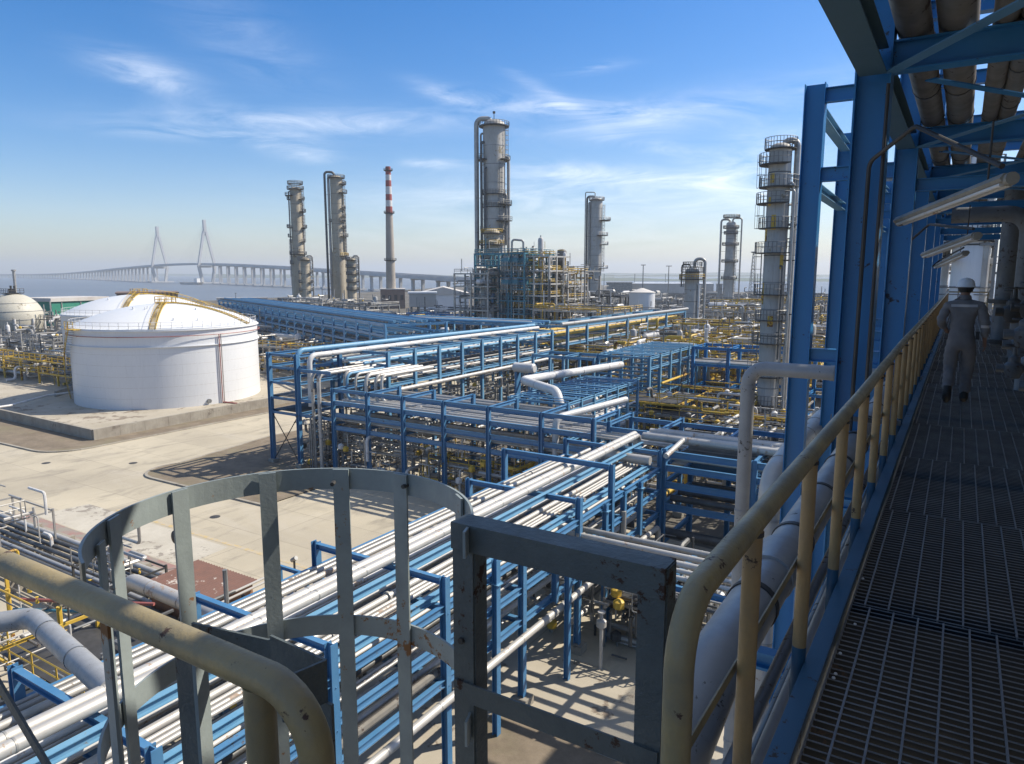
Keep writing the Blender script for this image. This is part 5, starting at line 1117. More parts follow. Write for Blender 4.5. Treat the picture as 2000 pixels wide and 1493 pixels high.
# masts
def mast(px, D, ytop, label, r=.25, lattice=False):
    c = atD(px, D); z = hz(px, ytop, D); mb = MB()
    if lattice:
        for k in range(4):
            a = math.pi / 4 + k * math.pi / 2; mb.tube([(c.x + 3.2 * math.cos(a), c.y + 3.2 * math.sin(a), 0), (c.x + .5 * math.cos(a), c.y + .5 * math.sin(a), z)], .16, 4)
        for k in range(14):
            f0, f1 = k / 14, (k + 1) / 14; w0, w1 = 3.2 - 2.7 * f0, 3.2 - 2.7 * f1
            for j in range(4):
                a, b = math.pi / 4 + j * math.pi / 2, math.pi / 4 + (j + 1) * math.pi / 2; mb.tube([(c.x + w0 * math.cos(a), c.y + w0 * math.sin(a), z * f0), (c.x + w1 * math.cos(b), c.y + w1 * math.sin(b), z * f1)], .1, 3)
        mb.lathe((c.x, c.y, z), [(.5, 0), (2.0, .6), (2.0, 1.0), (.5, 1.2)], 8)
    else:
        mb.tube([(c.x, c.y, 0), (c.x, c.y, z)], [r, r * .6], 6); mb.tube([(c.x - 1, c.y, z), (c.x + 1, c.y, z)], r * .5, 4)
    tag(mb.build('mast', m_steel), label, 'mast')
mast(1470, 520, 495, 'tapering lattice floodlight mast between the distant column and the stepped column', lattice=True)
mast(1256, 300, 518, 'thin mast rising behind the small drum tank', .3); mast(1306, 240, 520, 'thin mast right of the small drum tank', .22)
mast(1106, 240, 522, 'thin mast beside the brown domed vessel', .15); mast(458, 500, 573, 'tiny lamp mast on the embankment by the water', .3)
mast(1530, 500, 520, 'thin mast seen just right of the stepped column', .3)
# power line across the right background
pl = thing('power_line', atD(1180, 700), 'thin power line crossing the river view on the right', 'power line')
for a, b in zip(range(1180, 1560, 60), range(1240, 1620, 60)):
    P, Q = atD(a, 700, 19), atD(b, 700, 19); MB().tube([P, P.lerp(Q, .5) - Vector((0, 0, .8)), Q], .13, 3).build('cable', m_steel, pl); MB().tube([(P.x, P.y, 0), P + Vector((0, 0, 1))], .3, 4).build('pole', m_steel, pl)

# ================================================================ PROCESS UNITS
def unit(px, D, w, d, h, levels, seed, label, frame=m_steel, rail=m_yel, dens=1.0, vess=3, pw=0.3, nm='process_unit', pal=None, center=None, colp=None, off=(0, 0), rs=1.0, bay=6):
    random.seed(seed); c = center or atD(px, D); c = Vector((c.x + off[0], c.y + off[1], 0)); t = thing(nm, c, label, 'process unit')
    x0, x1, y0, y1 = c.x - w / 2, c.x + w / 2, c.y - d / 2, c.y + d / 2
    nx, ny = max(1, int(w / bay)), max(1, int(d / bay)); xs = [x0 + w * i / nx for i in range(nx + 1)]; ys = [y0 + d * i / ny for i in range(ny + 1)]
    zs = [h * (k + 1) / levels + random.uniform(-.3, .3) for k in range(levels)]; zs[-1] = h
    for x in xs:
        for y in ys:
            zt = h if random.random() < .7 else zs[max(0, levels - 2)]
            MB().bar((x, y, 0), (x, y, zt + .0), pw, pw, up=(0, 1, 0)).build('post', frame, t, smooth=False)
    mb = MB()
    for z in zs:
        for y in ys: MB().bar((x0, y, z - .15), (x1, y, z - .15), pw * .6, pw * .95).build('beam', frame, t, smooth=False)
        for x in xs: MB().bar((x, y0, z - .19), (x, y1, z - .19), pw * .6, pw * .9).build('beam', frame, t, smooth=False)
    for z in zs:
        for i in range(nx):
            for j in range(ny):
                if random.random() < .35 and D < 400: MB().box(xs[i] + .1, xs[i + 1] - .1, ys[j] + .1, ys[j + 1] - .1, z + .02, z + .06).build('floor_grating', m_darks, t, smooth=False)
        if True:
            m = MB(); e = random.choice([0.25, 0.5, 1.0]); rr_ = max(.04, D * .00042)
            rail_run(m, [(x0, y0 - .05, z), (x1, y0 - .05, z)], 1.1, 2.0, rr_, n=4); m.build('handrail', rail, t)
            m = MB(); rail_run(m, [(x1 + .05, y0, z), (x1 + .05, y0 + d * e, z)], 1.1, 2.0, rr_, n=4); m.build('handrail', rail, t)
    pal = pal or [m_alu, m_alu, m_alu2, m_alu2, m_white, m_alud, m_steel, rail]
    for k in range(min(98, int((60 if 45 < D < 260 else 34) * dens))):
        r = random.choice([.08, .12, .12, .18, .25, .3]) * (1 if D < 250 else 1.4) * rs; z = random.choice(zs + [1.2, 2.4]) + random.uniform(.1, 1.6) * random.choice([1, 1, -1]); z = max(.4, z)
        xa, ya = random.uniform(x0 - .5, x1 + .5), random.uniform(y0 - .5, y1 + .5); ax = random.random()
        if ax < .34: pts = [(xa, ya, z), (min(x1 + 1, max(x0 - 1, xa + random.uniform(-w, w) * .8)), ya, z)]
        elif ax < .68: pts = [(xa, ya, z), (xa, min(y1 + 1, max(y0 - 1, ya + random.uniform(-d, d) * .8)), z)]
        else: pts = [(xa, ya, random.uniform(.2, z)), (xa, ya, z)]
        if (Vector(pts[0]) - Vector(pts[1])).length < .8: continue
        if random.random() < .55:
            p = pts[-1]; q = random.random()
            if ax < .68: pts.append((p[0], p[1], max(.3, p[2] + random.choice([-1, -1, 1]) * random.uniform(.8, 2.6))))
            else: pts.append((p[0] + random.choice([-1, 1]) * random.uniform(1, 4), p[1], p[2]))
            if random.random() < .4: p = pts[-1]; pts.append((p[0], p[1] + random.choice([-1, 1]) * random.uniform(1, 4), p[2]))
        MB().tube(pts, r, 7, bend=r * 2.2, seg=2).build('process_pipe', random.choice(pal), t)
    if 45 < D < 320 and dens > .8:
        for k in range(96):
            xa, ya, z = random.uniform(x0 - 1, x1 + 1), random.uniform(y0 - 1, y1 + 1), random.choice(zs + [0.3, 2.0]) + random.uniform(-1.2, 2.2) * (1 if rs == 1 else .5); z = max(.2, z); L_ = random.uniform(.8, 3.8) * (1 if rs == 1 else .6); r = random.choice([.05, .07, .1]) * max(1, D / 140) * (1 if rs == 1 else .8)
            q = random.choice([(L_, 0, 0), (0, L_, 0), (0, 0, L_), (0, 0, -min(z, L_))]); e = (xa + q[0], ya + q[1], z + q[2] + .01)
            MB().tube([(xa, ya, z), e], r, 5).build('small_line', random.choice(pal), t)
            if k % 6 == 0: MB().lathe((xa, ya, z), [(.12, 0), (.3, .1), (.3, .45), (.1, .6)], 7).build('fitting', random.choice([m_white, m_alud, m_yel, rail]), t)
    for k in range(vess):
        xa, ya = random.uniform(x0 + 1.5, x1 - 1.5), random.uniform(y0 + .5, y1 - 1.5); q = random.random(); R = random.uniform(.4, .85) * (1.3 if D > 300 else 1); m_ = random.choice([m_alu, m_white, m_alu2, m_col])
        if q < .5:
            zb = random.choice([0.8] + zs[:-1]); hh = random.uniform(2.5, min(9, h * .8))
            MB().lathe((xa, ya, zb), [(R * .3, 0), (R * .8, .25), (R, .7), (R, hh), (R * .8, hh + .4), (R * .25, hh + .6), (R * .2, hh + 1.2)], 16).build('vertical_vessel', m_, t)
            MB().lathe((xa, ya, zb + hh * .5), [(R * 1.03, 0), (R * 1.03, .15)], 16).build('seam_ring', m_steel, t)
        else:
            zb = random.choice(zs) + R + .4; L = random.uniform(3, 6); p = [(xa - L / 2 - .4, ya, zb), (xa - L / 2, ya, zb), (xa + L / 2, ya, zb), (xa + L / 2 + .4, ya, zb)]
            if random.random() < .5: p = [(xa, ya + (a[0] - xa), zb) for a in p]
            MB().tube(p, [R * .45, R, R, R * .45], 16).build('horizontal_drum', m_, t)
            for s in (1, 2):
                MB().box(p[s][0] - .25, p[s][0] + .25, p[s][1] - .25, p[s][1] + .25, zb - R - .45, zb - R * .8).build('saddle', m_conc, t, smooth=False)
    for k in range(int(5 * dens)):
        xa, ya = random.uniform(x0, x1), random.uniform(y0, y1); z = random.choice([.6] + zs); s_ = random.uniform(.3, .7) * (rs if rs < 1 else 1)
        MB().lathe((xa, ya, z), [(.1 * s_, 0), (.5 * s_, .2 * s_), (.5 * s_, 1.0 * s_), (.2 * s_, 1.3 * s_), (.15 * s_, 1.9 * s_), (.5 * s_, 1.95 * s_), (.5 * s_, 2.1 * s_)], 8).build('control_valve', random.choice([m_yel, m_darks, m_blue, m_white, m_steel]), t)
    return t
YP = [m_alu, m_alu2, m_yel, m_yel, m_white, m_alud, m_brownp]
# central unit
unit(940, 200, 11, 10, 20.2, 6, 101, 'silver steel frame holding a dark vessel under the biggest column', m_alu2, m_steel, 2.0, 3, .4, bay=4.5)
tower(946, 199, 556, 16, 'dark cylindrical vessel inside the silver frame left of the teal structure', m_alu2, [(560, 0, 360, .6), (610, 0, 360, .6)], name='vessel', cat='vessel')
unit(1005, 204, 16, 16, 25.6, 8, 102, 'tall teal and blue structure packed with pipes right of the biggest column', m_teal, m_teal, 2.9, 6, .42, bay=3.6, pal=[m_alu, m_teal, m_teal, m_alu2, m_alud, m_blue, m_yel])
unit(1050, 200, 14, 12, 24.8, 7, 103, 'silver framed structure with yellow drums right of the teal structure', m_alu, m_yel, 2.9, 8, .38, bay=3.8, pal=YP)
unit(1092, 206, 12, 12, 20.4, 6, 104, 'pale pipe framed structure under the brown domed vessel', m_alu, m_yel, 2.9, 6, .35, bay=4, pal=YP)
unit(1130, 210, 9, 10, 21.0, 2, 105, 'open tall pipe gantry between the brown domed vessel and the plain grey column', m_steel, m_steel, .8, 0, .4)
tower(1097, 208, 492, 18, 'brown domed vessel on top of the pale pipe framed structure', m_brownp, [(519, 0, 360, .6, m_darks), (530, 0, 360, 1.0, m_yel)], name='vessel', cat='vessel', pipes=[(180, 560, 505, .6, .2, m_steel)])
for i, (px, w_, yt) in enumerate([(1012, 9, 489), (1028, 8, 484), (1041, 11, 482), (1000, 7, 494), (1075, 7, 500)]):
    cpos = atD(px, 202); z = hz(px, yt, 202); r = w_ / 2 * 202 / 1400
    tag(MB().lathe((cpos.x, cpos.y, 22.5), [(r * .8, 0), (r, .5), (r, z - 23.2), (r * .7, z - 22.8), (r * .4, z - 22.7), (r * .4, z - 22.3)], 14).build('top_drum', m_col2 if i % 2 else m_alu2), '%s small drum from the left standing on top of the central structure' % ORD[[1, 2, 3, 0, 4][i]], 'drum', 'small drums on top of the central structure')
for i, (px_, z_) in enumerate([(990, 23.0), (1008, 23.0), (1026, 23.0), (990, 17.2), (1008, 17.2), (1026, 17.2)]):
    p = atD(px_, 195); ff = thing('air_cooler', (p.x, p.y, z_), 'dark teal air cooler box, %s on the front of the tall teal structure' % ORD[i], 'air cooler', 'air coolers on the teal structure')
    MB().box(p.x - 1.15, p.x + 1.15, p.y - 1.2, p.y + 1.2, z_, z_ + 1.3).build('cooler_box', m_teal, ff, smooth=False); MB().lathe((p.x, p.y, z_ + 1.3), [(1.0, 0), (1.0, .5), (.92, .5), (.92, .1)], 16).build('fan_ring', m_steel, ff)
    for k in range(5): MB().tube([(p.x - 1.0 + k * .5, p.y - 1.3, z_ - 2.2), (p.x - 1.0 + k * .5, p.y - 1.3, z_ + .3)], .09, 6).build('header_pipe', m_alu2, ff)
lp_ = atD(1022, 200); pipe('thin looped pipe above the central structure right of the biggest column', [atD(1000, 200, 24), atD(1000, 200, hz(1000, 468, 200)), atD(1022, 200, hz(1000, 470, 200)), atD(1022, 200, 25)], .3, m_alu2, None, 8)
bt = [m_alu2, m_alud, m_steel]
U = [
 (1090, 150, 20, 16, 7.5, 2, 'yellow and white unit between the posted rack end and the central structure', m_alu2, m_yel, 1.7, 3, YP),
 (1245, 165, 18, 14, 7.5, 2, 'silver unit with yellow rails below the small drum tank', m_alu, m_yel, 1.7, 2, YP),
 (1480, 108, 14, 12, 8.0, 2, 'yellow railed unit directly left of the stepped column foot', m_yel, m_yel, 1.6, 1, YP),
 (1345, 110, 16, 12, 8.5, 2, 'silver pipe unit just behind the grid roof frame', m_alu2, m_yel, 1.6, 2, YP),
 (1500, 240, 30, 18, 11.0, 2, 'pale pipe unit in the background left of the stepped column', m_alu, m_yel, 1.5, 3, None),
 (1380, 215, 26, 18, 9.0, 2, 'pale pipe unit behind the looped pipe of the squat column', m_alu, m_steel, 1.5, 3, None),
 (1040, 290, 30, 18, 10.0, 2, 'grey unit hidden behind the central structure', m_steel, m_steel, 1.2, 2, None),
 (880, 215, 26, 10, 8.5, 2, 'dark pipe structure in front of the pale warehouse', m_deep, m_steel, 1.2, 2, None),
 (836, 205, 14, 10, 5.5, 2, 'low structure with orange and yellow piping below the white shelter', m_steel, m_yel, 1.5, 2, YP),
 (560, 300, 30, 18, 9.0, 2, 'low steel framework at the foot of the leftmost column', m_alu, m_steel, 1.3, 3, None),
 (625, 290, 20, 18, 9.5, 2, 'pale framework between the two tall left columns', m_alu, m_steel, 1.3, 2, None),
 (700, 280, 24, 18, 8.5, 2, 'grey framework under the short rusty vessel', m_steel, m_steel, 1.4, 3, None),
 (650, 225, 30, 14, 5.0, 2, 'low silver pipe yard behind the slanting blue rack', m_alu, m_steel, 1.3, 2, None),
 (755, 230, 26, 14, 7.0, 2, 'silver and blue pipe yard between the chimney and the slanting rack', m_alu2, m_steel, 1.5, 2, None),
 (740, 165, 20, 14, 4.5, 1, 'low cluttered yard in front of the silver pipe yard', m_steel, m_yel, 1.2, 2, YP),
 (830, 150, 24, 16, 6.0, 2, 'low dark yard unit behind the joining blue rack', m_steel, m_steel, 1.3, 2, None),
 (905, 150, 22, 16, 7.0, 2, 'dark low unit before the silver steel frame', m_steel, m_steel, 1.3, 2, None),
 (1150, 185, 22, 18, 11.0, 3, 'yellow railed unit below the open tall pipe gantry', m_alu2, m_yel, 1.9, 3, YP),
 (1182, 245, 20, 20, 13.0, 3, 'dark unit with vertical pipes left of the small drum tank', m_darks, m_steel, 1.7, 3, None),
 (1190, 150, 20, 16, 9.0, 2, 'yellow and silver unit right of the far posted rack', m_alu2, m_yel, 1.9, 3, YP),
 (1130, 125, 18, 14, 7.5, 2, 'yellow pipe unit beyond the end of the long posted rack', m_yel, m_yel, 1.7, 2, YP),
 (1200, 118, 18, 14, 7.0, 2, 'silver pipe unit with yellow rails behind the grid roof frame', m_steel, m_yel, 1.8, 3, YP),
 (1285, 135, 20, 16, 8.0, 2, 'white drum unit with yellow rails in front of the squat column', m_alu, m_yel, 1.8, 4, YP),
 (1312, 225, 16, 16, 9.0, 2, 'blue framed pipe unit left of the squat column', m_blue2, m_steel, 1.5, 2, None),
 (1395, 165, 20, 16, 9.0, 2, 'silver piping unit just right of the squat column', m_alu, m_yel, 1.9, 3, None),
 (1385, 125, 18, 12, 8.0, 2, 'yellow railed low unit between the squat and stepped columns', m_yel, m_yel, 1.9, 2, YP),
 (1450, 135, 18, 14, 9.0, 2, 'cluttered silver and yellow unit left of the stepped column', m_alu2, m_yel, 2.0, 3, YP),
 (1430, 215, 26, 18, 10.0, 2, 'pale pipe unit below the small distant column', m_alu, m_steel, 1.8, 3, None),
 (1500, 190, 22, 16, 11.0, 3, 'pale unit behind the middle of the stepped column', m_alu2, m_yel, 1.8, 3, None),
 (1340, 290, 34, 20, 9.0, 2, 'grey unit in the haze behind the squat column', m_steel, m_steel, 1.4, 3, None),
 (1440, 300, 34, 20, 10.0, 2, 'grey unit in the haze under the lattice mast', m_steel, m_steel, 1.4, 3, None),
 (1545, 280, 30, 20, 12.0, 2, 'grey unit in the haze right of the stepped column', m_steel, m_steel, 1.4, 3, None),
 (1120, 330, 34, 24, 9.0, 2, 'grey low unit at the foot of the plain grey column', m_steel, m_steel, 1.5, 3, None),
 (1210, 380, 44, 24, 9.0, 2, 'grey low unit on the horizon left of the small drum tank', m_steel, m_steel, 1.3, 3, None),
 (1400, 430, 60, 30, 8.0, 2, 'distant grey clutter unit near the shoreline', m_steel, m_steel, 1.4, 4, None),
 (1300, 440, 50, 30, 7.0, 2, 'distant low grey unit before the long flat roofed warehouse', m_steel, m_steel, 1.3, 4, None),
 (1560, 150, 20, 16, 9.0, 2, 'yellow railed unit seen through the gap left of the outer blue columns', m_alu2, m_yel, 1.6, 3, YP),
 (1645, 130, 18, 14, 9.0, 2, 'yellow railed unit seen between the outer and main blue columns', m_alu2, m_yel, 1.6, 3, YP),
 (1630, 240, 34, 18, 12.0, 2, 'pale distant unit seen between the blue columns', m_steel, m_yel, 1.3, 3, None),
 (1740, 150, 20, 16, 11.0, 2, 'yellow railed unit seen just left of the far walkway columns', m_alu2, m_yel, 1.4, 2, YP),
 (1850, 120, 22, 16, 15.0, 3, 'pale steel structure beyond the end of the walkway', m_alu2, m_yel, 1.4, 2, YP),
 (1440, 84, 16, 12, 4.6, 1, 'dark pump yard with yellow beams below the dark blue rack', m_steel, m_yel, 2.2, 2, YP),
 (1370, 88, 14, 14, 5.5, 2, 'yellow pipe jumble inside the foot of the grid roof frame', m_yel, m_yel, 2.2, 2, YP),
 (1500, 74, 12, 10, 5.0, 1, 'low piping at the foot of the stepped column', m_steel, m_yel, 2.0, 2, YP),
 (1600, 68, 14, 12, 6.0, 1, 'low piping beyond the outer blue column foot', m_steel, m_steel, 1.6, 2, None),
]
for i, (px, D, w, d, h, lv, lb, fm, rm, dn_, vs_, pal) in enumerate(U):
    unit(px, D, w, d, h, lv, 200 + i, lb, fm, rm, dn_, vs_ if D > 100 else 0, 0.28 if D < 200 else .4, pal=pal, rs=1 if D > 100 else .6)
# pale tall vessel and steelwork beyond the end of the walkway
tower(1893, 62, 300, 62, 'broad pale vessel standing beyond the end of the walkway', m_tank, [(470, 0, 360, .4)], name='vessel', cat='vessel')
tower(1845, 66, 330, 14, 'slim pale vessel left of the broad vessel beyond the walkway', m_white, [(500, 0, 360, .8), (420, 0, 360, .8)], name='vessel', cat='vessel', ladders=[(-10, 530, 420)])
unit(1830, 64, 8, 6, 27, 6, 330, 'open pale steel stair frame beyond the end of the walkway', m_steel, m_steel, .5, 0, .2, off=(-.5, 0))
unit(1960, 72, 12, 8, 25, 5, 331, 'tall pipe frame right of the broad vessel beyond the walkway', m_steel, m_steel, .7, 0, .2)
# clutter under the racks: pumps, manifolds (ground level)
UC = [
 (-44.5, 63.5, 14, 8, 3.2, 'ground level pump row behind the wide middle rack', YP, 1.5),
 (-47, 52.6, 9, 4, 3.0, 'ground manifold under the left bays of the wide middle rack', None, 1.2),
 (-36, 52.6, 9, 4, 2.6, 'ground manifold under the centre bays of the wide middle rack', YP, 1.1),
 (-27, 57, 8, 6, 3.6, 'ground manifold under the right end of the wide middle rack', None, 1.2),
 (-17, 61, 18, 8, 4.0, 'pipe jumble behind the rack continuing right', YP, 1.6),
 (-19.5, 38.5, 5.5, 10, 2.6, 'valve manifold on the ground under the far half of the long near rack', None, 1.3),
 (-12.5, 36, 5, 5, 2.8, 'dark pump set in the shade beside the short cross rack', bt, 1.0),
 (-56, 70, 7, 20, 4.5, 'shaded piping below the long posted rack', bt, 1.3),
 (-56.5, 90, 7, 18, 4.5, 'shaded piping below the middle of the posted rack', bt, 1.3),
 (-55, 53.5, 4, 4, 4.0, 'dark piping at the foot of the risers by the tower', bt, 1.0),
]
for i, (x, y, w, d, h, lb, pal, dn_) in enumerate(UC):
    unit(0, 100, w, d, h, 1, 400 + i, lb, m_steel, m_yel if pal is YP else m_steel, dn_ * 1.5, 0, .14, pal=pal, center=Vector((x, y, 0)), nm='pipe_manifold', rs=.55)
# left edge racks beyond the bund
for i, (px, D, w, d, h, lb, fm, rm) in enumerate([(40, 165, 46, 6, 4.6, 'yellow railed low pipe rack at the left edge behind the bund', m_yel, m_yel), (60, 205, 40, 12, 5.5, 'low grey pipe yard in front of the sphere tank', m_steel, m_steel), (95, 235, 20, 8, 8, 'brown pipe rack between the sphere tank and the second white tank', m_brownp, m_brownp), (560, 150, 24, 10, 6, 'shaded pipe yard between the front tank and the blue tower', m_steel, m_yel), (535, 190, 20, 12, 6, 'grey pipe clutter right of the front tank', m_steel, m_steel)]):
    unit(px, D, w, d, h, 2, 500 + i, lb, fm, rm, 1.5, 2, .28)

# ================================================================ LOWER LEFT CORNER
tier('on the low sleepers at the lower left', 'X', 19.8, 25.6, 0.9, -66, -24.5, 91, [m_alu2, m_alu, m_alud, m_steel, m_gpipe], 0.08, 0.2, 0.12, n=10, jit=1.5, order='from the near edge ', skip=.1, drop=0.0)
for k in range(9):
    x = -64 + k * 4.8; tag(MB().box(x - .15, x + .15, 19.6, 26.0, 0.0, 0.88).build('pipe_sleeper', m_conc, smooth=False), '%s concrete sleeper from the left under the lower left pipes' % ORD[k], 'sleeper', 'concrete sleepers under the lower left pipes')
tag(MB().box(-64, -40, 26.0, 26.3, 0, .5).build('trench_wall', m_conc, smooth=False), 'low concrete edge beside the worn red paving', 'wall')
unit(0, 40, 6, 3.5, 3.4, 1, 600, 'pale pipe frame with gauges at the left edge below the road', m_alu2, m_alu2, .7, 0, .12, center=Vector((-57, 22.8, 0)), nm='pipe_manifold', rs=.4, pal=[m_alu, m_alu2, m_white])
unit(0, 40, 5, 3, 2.2, 1, 601, 'cluttered pale pump frame left of the brown shed', m_darks, m_alu2, .9, 0, .12, center=Vector((-43.0, 23.0, 0)), nm='pipe_manifold', rs=.4, pal=[m_alu, m_alu2, m_white, m_steel, m_gpipe])
unit(0, 30, 9, 5, 4.4, 1, 602, 'yellow framed valve platform at the lower left', m_yel, m_yel, 1.4, 0, .16, center=Vector((-38, 14.2, 0)), nm='pipe_manifold', rs=.4, pal=YP)
unit(0, 30, 10, 5, 3.4, 1, 603, 'shaded yellow beam frame below the left handrail', m_yel, m_yel, 1.2, 0, .22, center=Vector((-30.5, 15.5, 0)), nm='pipe_manifold', rs=.4, pal=[m_alud, m_alu2, m_steel, m_yel])
unit(0, 30, 9, 6, 2.4, 1, 604, 'dark piping low in front of the brown shed', m_darks, m_steel, 1.2, 0, .14, center=Vector((-28, 21, 0)), nm='pipe_manifold', rs=.4, pal=bt)
pipe('red pipe slanting through the lower left clutter', [(-39.5, 16.0, 3.6), (-33.0, 19.2, 3.7)], 0.09, m_redp, None, 10); pipe('teal pipe beside the slanting red pipe', [(-38.8, 15.4, 3.5), (-32.4, 18.6, 3.6)], 0.08, m_teal, None, 10)
pipe('thick silver pipe running in from the left of the brown shed', [(-39.5, 21.2, 2.2), (-38.3, 21.2, 2.9), (-25.5, 20.8, 3.0), (-24, 20.8, 2.0)], 0.42, m_alu, None, 20, bands=3, band_mat=m_alu2)
pipe('thick grey elbow pipe joining the long near rack at the lower left', [(-27.0, 6.0, 8.0), (-26.4, 9.6, 8.6), (-25.4, 10.6, 8.7), (-18.9, 9.6, 8.75)], 0.34, m_gpipe, None, 24, bend=.8, bands=2.5, band_mat=m_gpipe2)
# brown shed
sh = thing('shed', (-35, 23.4, 0), 'small brown corrugated shed with a flat roof on the pavement', 'shed')
MB().box(-38.2, -33.1, 22.1, 25.1, 0.0, 2.45).build('wall', m_brownw, sh, smooth=False)
mb = MB()
for k in range(46):
    x = -38.6 + k * 0.127; mb.v += [(x, 21.8, 2.5 + (k % 2) * .06), (x, 25.4, 2.62 + (k % 2) * .06)]
for k in range(45): mb.f.append([2 * k, 2 * k + 2, 2 * k + 3, 2 * k + 1])
mb.build('roof', m_brown, sh, smooth=False); MB().box(-38.65, -32.8, 21.7, 21.78, 2.4, 2.62).build('roof_edge', m_brown, sh, smooth=False)
pipe('thin silver pipe along the edge of the brown shed roof', [(-32.6, 21.6, 0.1), (-32.6, 21.6, 2.7), (-32.6, 25.5, 2.8)], 0.07, m_alu, None, 8); pipe('second thin silver pipe beside the brown shed roof', [(-32.3, 21.5, 0.1), (-32.3, 21.5, 2.6), (-32.3, 25.5, 2.7)], 0.07, m_alu, None, 8)
# convex mirror on a post, small monitor post
def mirror(x, y, h, label, r=.35):
    t = thing('traffic_mirror', (x, y, 0), label, 'mirror'); MB().tube([(x, y, 0), (x, y, h)], .04, 8).build('post', m_alu2, t)
    mb = MB(); mb.lathe((0, 0, 0), [(r, 0), (r * .95, .05), (r * .6, .12), (.02, .15)], 20); mb.v = [(x + v[0], y - v[2] - .05, h + .35 + v[1] * 1.15) for v in mb.v]; mb.build('mirror_disc', m_mirror, t)
mirror(-44.2, 27.6, 1.9, 'round dark backed traffic mirror on a post at the road edge', .42)
t = thing('monitor_post', (-34.2, 29.1, 0), 'slim post with a small fire monitor beside the blue pipe guard', 'fire monitor'); MB().tube([(-34.2, 29.1, 0), (-34.2, 29.1, 2.2)], .07, 8).build('post', m_darks, t); MB().tube([(-34.4, 29.1, 2.2), (-34.0, 29.1, 2.45)], .14, 8).build('nozzle', m_steel, t)
# blue guard frames left of the near rack
for i, (x0_, x1_, y_, z_) in enumerate([(-30.8, -26.6, 25.2, 4.0), (-30.8, -26.6, 24.6, 3.0), (-27.2, -23.4, 23.0, 2.6)]):
    gft = thing('blue_guard_frame', (x0_, y_, 0), 'blue tubular guard frame at the left side of the near rack, %s from the back' % ORD[i], 'guard frame', 'blue guard frames left of the near rack')
    MB().ibeam((x0_, y_, z_), (x1_, y_, z_), .16, .2, .02).build('rail', m_blue, gft, smooth=False)
    for x in (x0_, (x0_ + x1_) / 2, x1_): MB().ibeam((x, y_, 0), (x, y_, z_ - .1), .18, .18, .02, up=(1, 0, 0)).build('post', m_blue, gft, smooth=False)
# small white block on the apron
c = at(1190, 1473, 0); tag(MB().box(c.x - .5, c.x + .5, c.y - .25, c.y + .25, 0.01, .35).build('kerb_block', m_white, smooth=False), 'loose white kerb block lying on the apron behind the gate frame', 'block')
# fire hydrant like standpipe under the rack shadow
t = thing('standpipe', (-14.2, 31.4, 0), 'silver standpipe with a valve in the shade behind the gate frame', 'standpipe'); MB().tube([(-14.2, 31.4, 0), (-14.2, 31.4, 2.6)], .10, 10).build('stem', m_alu, t); MB().lathe((-14.2, 31.4, 2.2), [(.1, 0), (.26, .1), (.26, .4), (.1, .5), (.08, .8), (.2, .82), (.2, .9)], 12).build('valve', m_alu, t)

# ================================================================ BRIDGE
BP = [(-120, 6000, 536.8), (0, 5300, 536.2), (60, 4700, 536.0), (120, 4000, 534.6), (180, 3350, 530.2), (240, 2720, 524.0), (313, 2150, 518.0), (360, 1990, 515.6), (405, 1870, 515.2), (450, 1700, 516.3), (505, 1500, 519.0), (560, 1335, 521.8), (650, 1130, 528.0), (740, 970, 533.5), (830, 850, 539.5), (910, 770, 544.5), (1000, 700, 549)]
bp = []
for px, D, y in BP: p = atD(px, D); bp.append(Vector((p.x, p.y, hz(px, y, D))))
def smooth_path(P, m=8):
    out = []
    for i in range(len(P) - 1):
        p0 = P[max(0, i - 1)]; p1 = P[i]; p2 = P[i + 1]; p3 = P[min(len(P) - 1, i + 2)]
        for k in range(m):
            t = k / m; out.append(0.5 * ((2 * p1) + (p2 - p0) * t + (2 * p0 - 5 * p1 + 4 * p2 - p3) * t * t + (3 * p1 - p0 - 3 * p2 + p3) * t ** 3))
    out.append(P[-1]); return out
bs = smooth_path(bp)
br = thing('cable_stayed_bridge', (bp[7].x, bp[7].y, -2), 'long pale bridge with two A-shaped towers crossing the water on the left', 'bridge')
mb = MB()
for a, b in zip(bs, bs[1:]):
    mb.bar(a + Vector((0, 0, -1.9)), b + Vector((0, 0, -1.9)), 26, 3.2)
mb.build('deck', m_bridge, br)
mb = MB()
for s in (-1, 1):
    for a, b in zip(bs, bs[1:]):
        d = (b - a).normalized(); n_ = Vector((-d.y, d.x, 0)) * 12.8 * s; mb.bar(a + n_ + Vector((0, 0, .4)), b + n_ + Vector((0, 0, .4)), .4, 1.3)
mb.build('parapet', m_bridge, br)
tot = 0; nxt = 0; cnt = 0
pyl = [bp[6], bp[8]]
span = (bp[8] - bp[6]).length
for a, b in zip(bs, bs[1:]):
    L = (b - a).length; d = (b - a).normalized(); n_ = Vector((-d.y, d.x, 0))
    while nxt < tot + L and cnt < 96:
        p = a + d * (nxt - tot); near = min((p.xy - q.xy).length for q in pyl); mid = (p.xy - bp[7].xy).length
        if near > 45 and mid > 40 and not (((p - bp[6]).dot(bp[8] - bp[6]) > 0) and ((p - bp[8]).dot(bp[6] - bp[8]) > 0)):
            m = MB()
            for s in (-1, 1):
                q = p + n_ * 6.5 * s; m.bar((q.x, q.y, -3), (q.x, q.y, p.z - 3.4), 3.2, 3.6, up=tuple(d))
            m.bar((p - n_ * 9) + Vector((0, 0, -4.3)), (p + n_ * 9) + Vector((0, 0, -4.3)), 3.4, 2.0); m.bar((p.x - n_.x * 10, p.y - n_.y * 10, -1.2), (p.x + n_.x * 10, p.y + n_.y * 10, -1.2), 9, 2.4)
            m.build('pier', m_bridge, br, smooth=False); cnt += 1
        nxt += 62
    tot += L
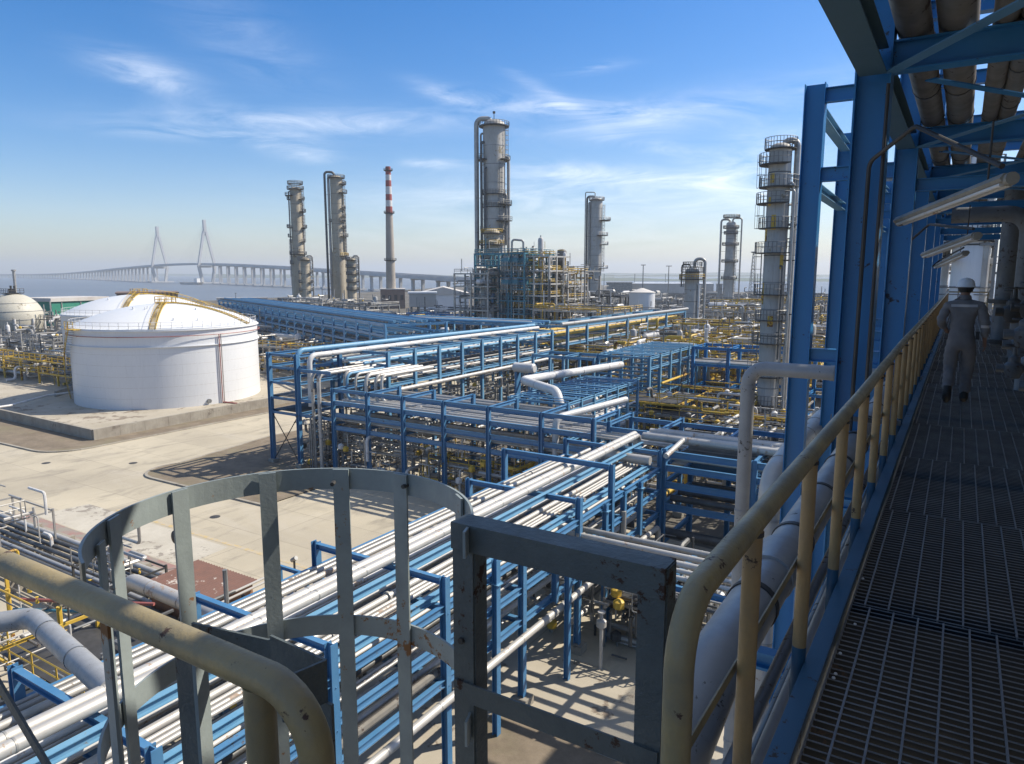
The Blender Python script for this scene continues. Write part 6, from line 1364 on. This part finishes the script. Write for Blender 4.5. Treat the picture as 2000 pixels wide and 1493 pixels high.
for i, (q, ytop, px, D) in enumerate([(bp[6], 443, 313, 2150), (bp[8], 430, 405, 1870)]):
    d = (bp[8] - bp[6]).normalized(); d.z = 0; d.normalize(); n_ = Vector((-d.y, d.x, 0)); zt = hz(px, ytop, D); zd = q.z; m = MB()
    for s in (-1, 1):
        m.bar(Vector((q.x, q.y, -2)) + n_ * 12 * s, Vector((q.x, q.y, zd - 5)) + n_ * 19 * s, 6, 6.5, up=tuple(d)); m.bar(Vector((q.x, q.y, zd - 5)) + n_ * 19 * s, Vector((q.x, q.y, zt - 26)) + n_ * 2.6 * s, 5.2, 5.6, up=tuple(d))
    m.bar(Vector((q.x, q.y, zt - 28)), Vector((q.x, q.y, zt)), 6.5, 7, up=tuple(d)); m.bar(Vector((q.x, q.y, zd - 7)) - n_ * 18, Vector((q.x, q.y, zd - 7)) + n_ * 18, 5, 5)
    m.build('bridge_tower', m_bridge, br, smooth=False)
    m = MB(); m.bar(Vector((q.x, q.y, -1)) - n_ * 30, Vector((q.x, q.y, -1)) + n_ * 30, 26, 3); m.build('tower_footing', m_bridge, br, smooth=False)
    for s in (-1, 1):
        for k in range(10):
            for dr2 in (-1, 1):
                if abs(dr2 * (30 + k * 15)) > 300: continue
                top = Vector((q.x, q.y, zt - 4 - (9 - k) * 3)); e = Vector((q.x, q.y, zd)) + d * dr2 * (22 + k * 13.5) + n_ * 11.5 * s
                if i == 0 and dr2 == -1 and False: continue
                MB().tube([top, e], .09, 3, cap=False).build('stay_cable', m_bridge, br)
# small ship near the bridge
sp = atD(372, 1650, -2); t = thing('ship', sp, 'tiny pale ship on the water under the main bridge span', 'ship')
mb = MB(); mb.hexa([sp + Vector(v) for v in ((-28, -5, 0), (28, -5, 0), (28, 5, 0), (-28, 5, 0), (-32, -6, 5), (34, -6, 5), (34, 6, 5), (-32, 6, 5))]); mb.build('hull', m_roofw, t, smooth=False)
MB().box(sp.x + 16, sp.x + 26, sp.y - 4, sp.y + 4, 3, 11).build('bridge_house', m_tank, t, smooth=False)

# ================================================================ HAZE
hz_m = bpy.data.materials.new('haze'); hz_m.use_nodes = True; nt = hz_m.node_tree
for n_ in list(nt.nodes):
    if n_.type != 'OUTPUT_MATERIAL': nt.nodes.remove(n_)
pv = nt.nodes.new('ShaderNodeVolumePrincipled'); pv.inputs['Color'].default_value = (0.86, 0.93, 1.0, 1); pv.inputs['Density'].default_value = 0.00018; pv.inputs['Anisotropy'].default_value = 0.2
nt.links.new(pv.outputs[0], nt.nodes['Material Output'].inputs['Volume'])
hb = MB().box(-11500, 6500, -3500, 11500, -3.6, 175).build('haze', hz_m, smooth=False); hb['kind'] = 'stuff'
hb.display_type = 'WIRE'
